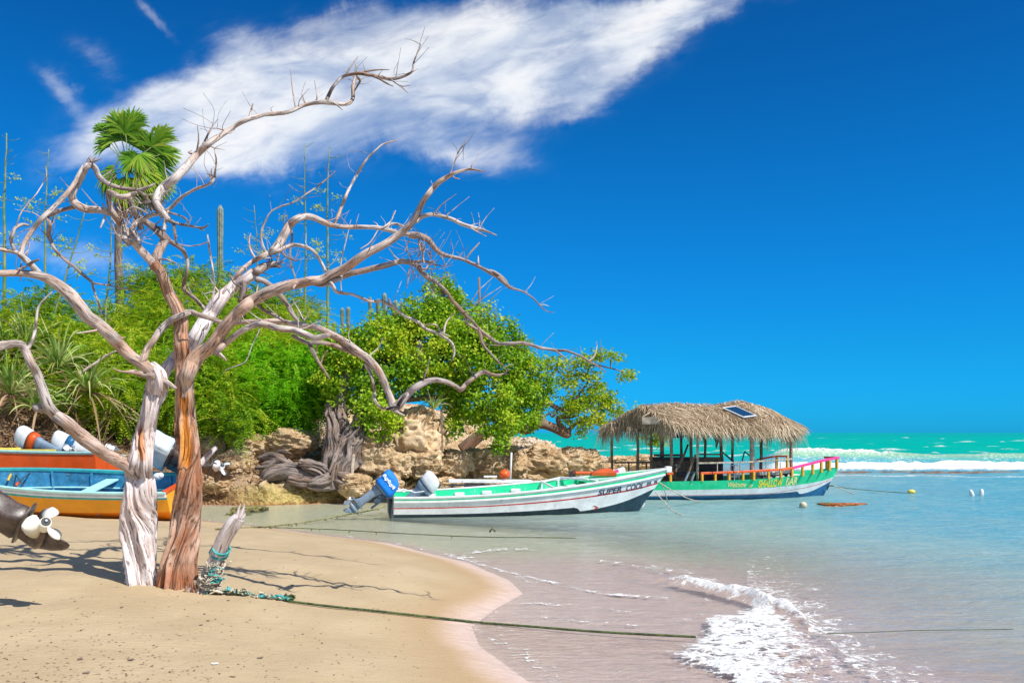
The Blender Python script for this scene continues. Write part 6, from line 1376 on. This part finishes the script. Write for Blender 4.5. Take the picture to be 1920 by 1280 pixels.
# solar panel lying on the near slope
sp = lambda t_, k: lerp(along(ridge_, t_), along(eave_, t_), k)+Vector((0, 0, .05*math.sin(math.pi*k)-.04)); A_, B_, D_ = sp(.49, .30), sp(.62, .30), sp(.56, .74); Cc = B_+(D_-A_); nrm_ = (B_-A_).cross(D_-A_).normalized(); nrm_ = nrm_ if nrm_.z > 0 else -nrm_
def slab(pts, e, lo, hi, m_):
    c = sum(pts, Vector())/4; q = [c+(p-c)*e for p in pts]; mb = MB(); mb.loft([[p+nrm_*lo for p in q], [p+nrm_*hi for p in q]]); return mb
s1 = slab([A_, B_, Cc, D_], 1., .15, .185, 0); o_ = s1.build('solar_panel', MWHITE); tag(o_, 'dark blue solar panel lying on the near slope of the thatched roof', 'solar panel')
m, nt, p, o = new_mat('solar_cells'); p.inputs['Base Color'].default_value = (.01, .05, .12, 1); p.inputs['Roughness'].default_value = .15
slab([A_, B_, Cc, D_], .86, .186, .191, 0).build('cells', m, o_)

# ------------------------------------------------------------------ small things round the boats
base = P(918, 905, 27.2); t = thing('plank_jetty', 'pale plank landing laid on rocks behind the white and green boat', 'jetty', base)
mb = MB(); mb.bar(P(840, 901, 27.2)-base, P(996, 902, 27.6)-base, .5, .09); mb.build('deck', WHITE, t)
mb = MB(); mb.bar(P(842, 909, 27.0)-base, P(990, 909, 27.4)-base, .05, .06); mb.build('beam', DARKB, t)
for px in (848, 905, 985): mb = MB(); mb.bar(P(px, 906, 27.3)-base, P(px, 935, 27.3)-base, .09, .09, up=(1, 0, 0)); mb.build('leg', DARKB, t)
mb = MB(); mb.sphere(P(946, 889, 27.3), .165, 20, sq=(1, 1, .85)); mb.tube([P(946, 889, 27.3)+Vector((0, 0, .13)), P(946, 889, 27.3)+Vector((0, 0, .17))], .03, 8)
tag(mb.build('buoy', RAILO, smooth=True), 'bright orange round buoy on the plank landing', 'buoy')
mb = MB(); mb.tube([P(957, 897, 27.35), P(958, 872, 27.4), P(959, 848, 27.4)], .028, 8); tag(mb.build('white_pole', WHITEC, smooth=True), 'thin white pole standing beside the orange buoy', 'pole')
mb = MB(); mb.bar(P(907, 893, 27.3), P(932, 893, 27.35), .08, .05); tag(mb.build('white_board', WHITEC), 'short white board lying left of the orange buoy', 'board')
base = P(1092, 900, 28.5); t = thing('small_table', 'small table with an orange top and yellow legs beyond the white and green boat', 'table', base)
mb = MB(); mb.bar(P(1077, 885.5, 28.4)-base, P(1108, 885.5, 28.5)-base, .35, .06); mb.build('tabletop', RAILO, t)
for px in (1081, 1104):
    for dy in (-.12, .12): mb = MB(); mb.bar(P(px, 886, 28.5)-base+Vector((0, dy, 0)), P(px, 908, 28.5)-base+Vector((0, dy, 0)), .05, .05, up=(1, 0, 0)); mb.build('leg', YEL, t)
mb = MB(); mb.loft([[P(1063, 905, 28.8), P(1080, 905, 28.8), P(1080, 905, 29.2), P(1063, 905, 29.2)], [P(1068, 884, 28.8), P(1079, 880, 28.8), P(1079, 880, 29.1), P(1068, 884, 29.1)]]); tag(mb.build('dark_tarp', DARKB), 'dark folded tarp leaning between the rocks and the small orange table', 'tarp')
mb = MB(); mb.bar(P(658, 912, 26.9), P(664, 845, 27.2), .08, .08, up=(1, 0, 0)); tag(mb.build('wooden_post', POSTL), 'short pale wooden post leaning among the rocks left of the blue-covered motor', 'post')
mb = MB(); mb.bar(P(829, 846, 29.2), P(828, 768, 29.2), .10, .08, up=(1, 0, 0)); tag(mb.build('wooden_post', POST), 'upright wooden post in front of the peach-coloured cliff', 'post')

# pale sandstone scarp behind the big tree
boulder(778, 826, 50, 46, 29.6, 'peach-coloured eroded sandstone scarp showing under the big tree', 61, BOULD, 'rock scarp', None, .5, 'rock_scarp')
m, nt, p, o = new_mat('peach_sandstone'); n1 = noise(nt, pos(nt), 1.3, 6, .6, .4); n2 = noise(nt, pos(nt), 6, 6, .7)
put(nt, p.inputs['Base Color'], mix(nt, n2.smooth(.38, .3) * .7, ramp(nt, n1, ((.3, (.42, .22, .10)), (.45, (.66, .45, .25)), (.6, (.72, .55, .36)), (.75, (.52, .28, .12)))), (.25, .12, .06))); p.inputs['Roughness'].default_value = .9; put(nt, p.inputs['Normal'], bump(nt, n1 + n2 * .5, .9, .1))
bpy.data.objects['rock_scarp'].data.materials[0] = m

# ------------------------------------------------------------------ stump, ropes and floats
def rope_mat(name, a, b, tw=60.):
    m, nt, p, o = new_mat(name); n1 = noise(nt, gen(nt), 9, 5, .7); n2 = noise(nt, gen(nt), 45, 2, .5); put(nt, p.inputs['Base Color'], mix(nt, (n1 * .6 + n2 * .4).smooth(.42, .58), a, b)); p.inputs['Roughness'].default_value = .8; return m
ROPEG = rope_mat('weedy_dark_green_rope', (.02, .04, .012), (.10, .14, .04)); ROPET = rope_mat('teal_rope', (.01, .22, .22), (.10, .48, .46)); ROPEC = rope_mat('bleached_rope', (.30, .26, .19), (.66, .60, .48)); ROPEO = rope_mat('olive_rope', (.10, .11, .04), (.30, .29, .14))
SB = G(385, 1108); t = thing('leaning_stump', 'short leaning whitened stump at the right foot of the dead tree, wound with old rope', 'stump', SB); Ys = SB.y
lm = Limbs(); lm.add([(*P(378, 1120, Ys), .17), (*P(384, 1100, Ys), .125), (*P(392, 1075, Ys), .085), (*P(402, 1052, Ys-.02), .078), (*P(413, 1025, Ys-.05), .075), (*P(426, 1000, Ys-.08), .073), (*P(438, 982, Ys-.1), .075), (*P(449, 969, Ys-.12), .062)], .22, 5, 44, .012, flute=.45, wobble=.1); 
for q in range(9):
    a_ = q*.7; b0 = P(447+4*math.cos(a_), 974+3*math.sin(a_), Ys-.12+.03*math.sin(a_)); lm.add([(*b0, .022), (*(b0+Vector((.03+.01*math.cos(a_), 0, .04+.03*(q % 3)))), .014), (*(b0+Vector((.05, 0, .07+.05*(q % 3)))), .003)], .3, q, 7, .012)
lm.build('stump', TRUNKW, t, SB)
lm = Limbs()
for pts in ([(374,1116,16),(368,1100,13),(364,1088,8)], [(400,1116,14),(404,1098,10),(398,1082,8)], [(362,1118,10),(352,1108,8),(350,1098,4)]): lm.add([(*P(x, y, Ys-.08), w_*.5*Ys/F) for x, y, w_ in pts], .35, 4, 16, .012, flute=.5)
lm.build('root', TRUNKR, t, SB)
def wind(ax, ay, bx, by, n_, r0, r1, mat, name, lab, rr, seed):
    rs = random.Random(seed); a, b = P(ax, ay, Ys), P(bx, by, Ys-.07); d_ = (b-a).normalized(); e1 = d_.cross(Vector((0, 1, 0))).normalized(); e2 = d_.cross(e1); pts = []
    for k in range(n_*14):
        f_ = k/(n_*14-1); q = k/14*2*math.pi; rad = (r0+(r1-r0)*f_)*rs.uniform(.98, 1.10); pts.append(a.lerp(b, f_)+d_*math.sin(q*.5)*.03+(e1*math.cos(q)+e2*math.sin(q))*rad)
    mb = MB(); mb.tube(pts, rr, 6); return tag(mb.build(name, mat, smooth=True), lab, 'rope')
wind(409, 1040, 417, 1024, 4, .092, .088, ROPET, 'wound_rope', 'teal rope wound round the upper part of the leaning stump', .011, 1)
wind(398, 1078, 407, 1050, 4, .098, .090, ROPEC, 'wound_rope', 'bleached frayed rope wound round the middle of the leaning stump', .012, 2)
wind(388, 1104, 396, 1082, 5, .13, .105, ROPEC, 'wound_rope', 'bleached rope coils round the base of the leaning stump', .012, 3)
def tangle(pts, n_, rad, mat, name, lab, rr, seed):
    rs = random.Random(seed); mb = MB()
    for k in range(n_):
        f_ = rs.random(); c = along(pts, f_); q = [c+Vector((rs.gauss(0, rad), rs.gauss(0, rad), abs(rs.gauss(0, rad*.55)))) for _ in range(4)]; cc = catmull([list(v) for v in q], .02); mb.tube([Vector(v) for v in cc], rr*rs.uniform(.6, 1.2), 5)
    return tag(mb.build(name, mat, smooth=True), lab, 'rope')
tangle([P(398, 1062, Ys-.12), P(404, 1085, Ys-.14), P(408, 1096, Ys-.12)], 14, .035, ROPET, 'hanging_knot', 'teal rope ends hanging on the right side of the leaning stump', .009, 5)
tangle([P(398, 1060, Ys-.12), P(400, 1085, Ys-.15), P(390, 1104, Ys-.15)], 34, .045, ROPEC, 'frayed_fibres', 'frayed pale fibres hanging on the front of the leaning stump', .005, 6)
gp = [G(x, y)+Vector((0, 0, .02)) for x, y in ((398, 1114), (420, 1113), (445, 1115), (470, 1118), (500, 1122), (530, 1125), (545, 1126))]
tangle(gp[:6], 40, .035, ROPEC, 'rope_bundle', 'bleached rope strands bundled on the sand right of the stump', .008, 7)
tangle(gp, 26, .03, ROPET, 'teal_rope_bundle', 'teal rope strands mixed in the bundle on the sand', .010, 8)
tangle([gp[5], gp[6]], 26, .035, ROPEG, 'end_knot', 'dark green knot at the right end of the rope bundle on the sand', .010, 9); tangle([gp[1], gp[3]], 16, .03, ROPEG, 'dark_loops', 'dark loops of rope in the left half of the bundle on the sand', .007, 10)
def surf_z(p): return max(float(ground_h(p.x, p.y)), .0)+.012
def long_rope(name, pix, rr, mat, lab, lift=0., weeds=0, seed=1):
    rs = random.Random(seed); pts = []
    for i, a in enumerate(pix):
        if len(a) == 2: p = G(*a) if (a[1]-HZ) > 0 else None; p.z = surf_z(p)+lift; pz = P(a[0], a[1], (H-p.z)*F/(a[1]-HZ)); pts.append(pz)
        else: pts.append(P(*a))
    cc = [Vector(v) for v in catmull([list(v) for v in pts], .08)]; mb = MB(); mb.tube(cc, rr, 7)
    for _ in range(weeds): c = cc[rs.randrange(len(cc))]; mb.tube([c, c+Vector((rs.uniform(-.03, .03), rs.uniform(-.03, .03), -.03-rs.random()*.03))], [rr*1.4, rr*.6], 5)
    return tag(mb.build(name, mat, smooth=True), lab, 'rope')
long_rope('mooring_rope', [(540,1126),(620,1136),(700,1144),(800,1155),(900,1166),(1000,1174),(1100,1182),(1200,1188),(1305,1193)], .013, ROPEG, 'long dark green mooring rope running from the stump across the sand into the foam', .008)
long_rope('mooring_rope', [(1550,1187),(1640,1184),(1720,1181),(1800,1180),(1900,1179)], .004, ROPEG, 'far end of a thin dark rope floating on the water right of the foam', .02)
long_rope('mooring_rope', [(405,991),(480,988),(560,980),(640,966,22.2),(700,955,22.2),(722,948,22.35)], .018, ROPEO, 'olive weedy rope rising from the cove to the stern of the white and green boat', .03, 24)
long_rope('mooring_rope', [(470,987),(620,992),(760,1000),(900,1006),(1000,1007),(1080,1008)], .009, ROPEG, 'thin dark line lying on the shallow water below the white and green boat', .03, 5)
mb = MB(); c = G(918, 1006); c.z = .05; mb.tube([c, c+Vector((.05, 0, .08)), c+Vector((.12, 0, .01))], .02, 6); tag(mb.build('weed_tuft', ROPEG, smooth=True), 'small dark tuft of weed caught on the thin line', 'seaweed')
long_rope('bow_rope', [(1238,905,24.2),(1262,920,24.8),(1290,934,26),(1312,940,27.2)], .014, ROPEC, 'pale rope running from the bow of the white and green boat toward the bar boat')
long_rope('bow_rope', [(1240,906,24.2),(1246,920,24.4),(1252,940,25.)], .012, ROPEC, 'short pale rope hanging steeply under the bow of the white and green boat')
long_rope('bow_rope', [(1229,922,24.1),(1243,938,23.6),(1262,958,23.2),(1280,966,22.9)], .014, ROPEC, 'yellowish rope slanting from the stem of the white and green boat into the water')
long_rope('bow_rope', [(1554,910,30.),(1600,916,31.),(1660,921,32.),(1720,925,31.6),(1760,927,31.4)], .012, ROPEG, 'dark taut rope from the bow of the bar boat to the small yellow float')
long_rope('bow_rope', [(1562,910,30.),(1580,917,29.9),(1600,926,29.6)], .016, ROPEC, 'short pale rope dropping from the bow of the bar boat into the water')
mb = MB(); mb.tube([P(1549, 911, 29.9), P(1556, 910, 29.9), P(1561, 910, 29.9)], .02, 6); mb.tube([P(1553, 911, 29.9), P(1551, 918, 29.9)], .02, 6); tag(mb.build('bow_hook', BLACK), 'black iron hook on the bow of the bar boat', 'hook')
def floatobj(name, px, py, r_, mat, lab, cat, sq=(1, 1, 1)):
    Y = H*F/(py-HZ); mb = MB(); mb.sphere(P(px, py, Y)+Vector((0, 0, r_*.5)), r_, 16, sq=sq); return tag(mb.build(name, mat, smooth=True), lab, cat)
floatobj('float', 1506, 951, .11, paint('fouled_cream_float', (.55, .50, .36), .7, .3, 12, (.08, .07, .03), .7), 'round cream float with a fouled dark side, nearest the orange reef patch', 'float')
floatobj('float', 1709, 924, .10, YELB, 'small yellow float on the bar boat\'s bow rope', 'float', (1.4, 1, .8))
for i, (px, py, tl_) in enumerate(((1823, 928, -.35), (1840, 927, .1))):
    Y = H*F/(py-HZ); c = P(px, py, Y); ax = Vector((math.sin(tl_), 0, math.cos(tl_))); mb = MB(); mb.tube([c-ax*.10, c+ax*.0, c+ax*.12, c+ax*.16, c+ax*.20], [.05, .07, .07, .05, .02], 12)
    tag(mb.build('bottle_float', MWHITE, smooth=True), ('left, more tilted' if i == 0 else 'right, upright')+' one of two white plastic bottle floats bobbing far right', 'bottle float', 'white bottle floats')
m, nt, p, o = new_mat('rusty_weed'); n1 = noise(nt, pos(nt), 5, 6, .7); put(nt, p.inputs['Base Color'], mix(nt, n1.smooth(.4, .6), (.12, .07, .02), (.58, .17, .03))); p.inputs['Roughness'].default_value = .6
boulder(1582, 947, 40, 4, 26.3, 'low rust-coloured weedy rock breaking the surface right of the bar boat', 77, m, 'rock', None, .5, 'weedy_rock')
boulder(1556, 946, 9, 5, 26.2, 'small dark lump at the left end of the rusty weedy rock', 78, MOSS, 'rock', None, .4, 'dark_rock')

# leaves, shells and bits on the sand
LT = [((548,1097),'brown curled leaf on the sand behind the rope bundle',.05),((428,1126),'brown scrap on the sand just below the rope bundle',.03),((390,1164),'dark scrap of bark on the sand below the dead tree',.035),((377,1172),'second dark bark scrap, left of and below the first one',.035),
      ((488,1234),'brown dead leaf near the bottom of the beach',.05),((604,1206),'small square brown chip on the open sand',.025),((568,1189),'tiny dark chip above the square brown chip',.02),((245,1238),'dark twig piece low on the beach',.05),((162,1262),'dark flat twig at the lower left of the beach',.05),
      ((150,1236),'small brown leaf in the trodden patch at lower left',.05),((75,1071),'brown leaf lying in the shadow left of the dead tree',.06),((228,1139),'thin twig on the sand left of the tree base',.04),((432,1053),'white shell fragment right of the leaning stump',.04),((666,1084),'tiny white shell on the open sand',.02),
      ((403,1245),'pale shell piece low on the middle of the beach',.05),((436,1269),'brown scrap at the bottom edge of the beach',.03),((742,1231),'small dark seed near the wet edge',.02),((152,1182),'dark flake left on the trodden sand',.03),((205,1190),'tiny brown leaf on the left part of the sand',.025),((318,1260),'dark seed at the bottom of the beach',.02)]
for i, ((x, y), lab, s_) in enumerate(LT):
    p = G(x, y); rs = random.Random(i); white = 'white' in lab or 'pale' in lab; red = 'red' in lab or 'orange' in lab; mb = MB(); a0 = rs.uniform(0, 3); rg_ = []; s_ *= .5
    for k in range(5):
        f_ = k/4-.5; wd_ = s_*.5*math.cos(f_*2.6)+.003; c = p+Vector((math.cos(a0)*f_*s_*2, math.sin(a0)*f_*s_*2, .006+s_*.5*f_*f_)); sd_ = Vector((-math.sin(a0), math.cos(a0), 0)); rg_.append([c-sd_*wd_, c+Vector((0, 0, .004)), c+sd_*wd_+Vector((0, 0, s_*.2)), c+Vector((0, 0, -.004))])
    mb.loft(rg_); tag(mb.build('shell' if white else 'fallen_leaf', WHITEC if white else (DECK if red else BOARD)), lab, 'shell' if white else 'leaf')
LITTER = paint('bleached_litter', (.30, .20, .12), .9, .5, 3)
r = np.random.default_rng(9); V, Q = [], []
for _ in range(1500):
    if r.random() < .5: x, y = r.normal(150, 180), 1300-abs(r.normal(0, 75))
    else: x, y = r.uniform(0, 800), r.uniform(1010, 1300)
    z0 = (H-.45)*F/(y-HZ); X0 = (x-960)/F*z0
    V.append((X0, z0))
V = np.array(V); gz = ground_h(V[:, 0], V[:, 1]); ok = sdist(V[:, 0], V[:, 1]) > .5; V, gz = V[ok], gz[ok]; n_ = len(V); a = r.uniform(0, 6.28, n_); s_ = r.uniform(.003, .010, n_)*r.uniform(.6, 1.6, n_)
c = np.stack((V[:, 0], V[:, 1], gz+.004), 1); e = np.stack((np.cos(a), np.sin(a), .2+0*a), 1)*s_[:, None]*1.6; f_ = np.stack((-np.sin(a), np.cos(a), .2+0*a), 1)*s_[:, None]*.8
VV = np.stack((c-e, c-f_, c+e, c+f_), 1).reshape(-1, 3); tag(mesh_np('beach_litter', VV, np.arange(4*n_).reshape(n_, 4), LITTER), kind='stuff')
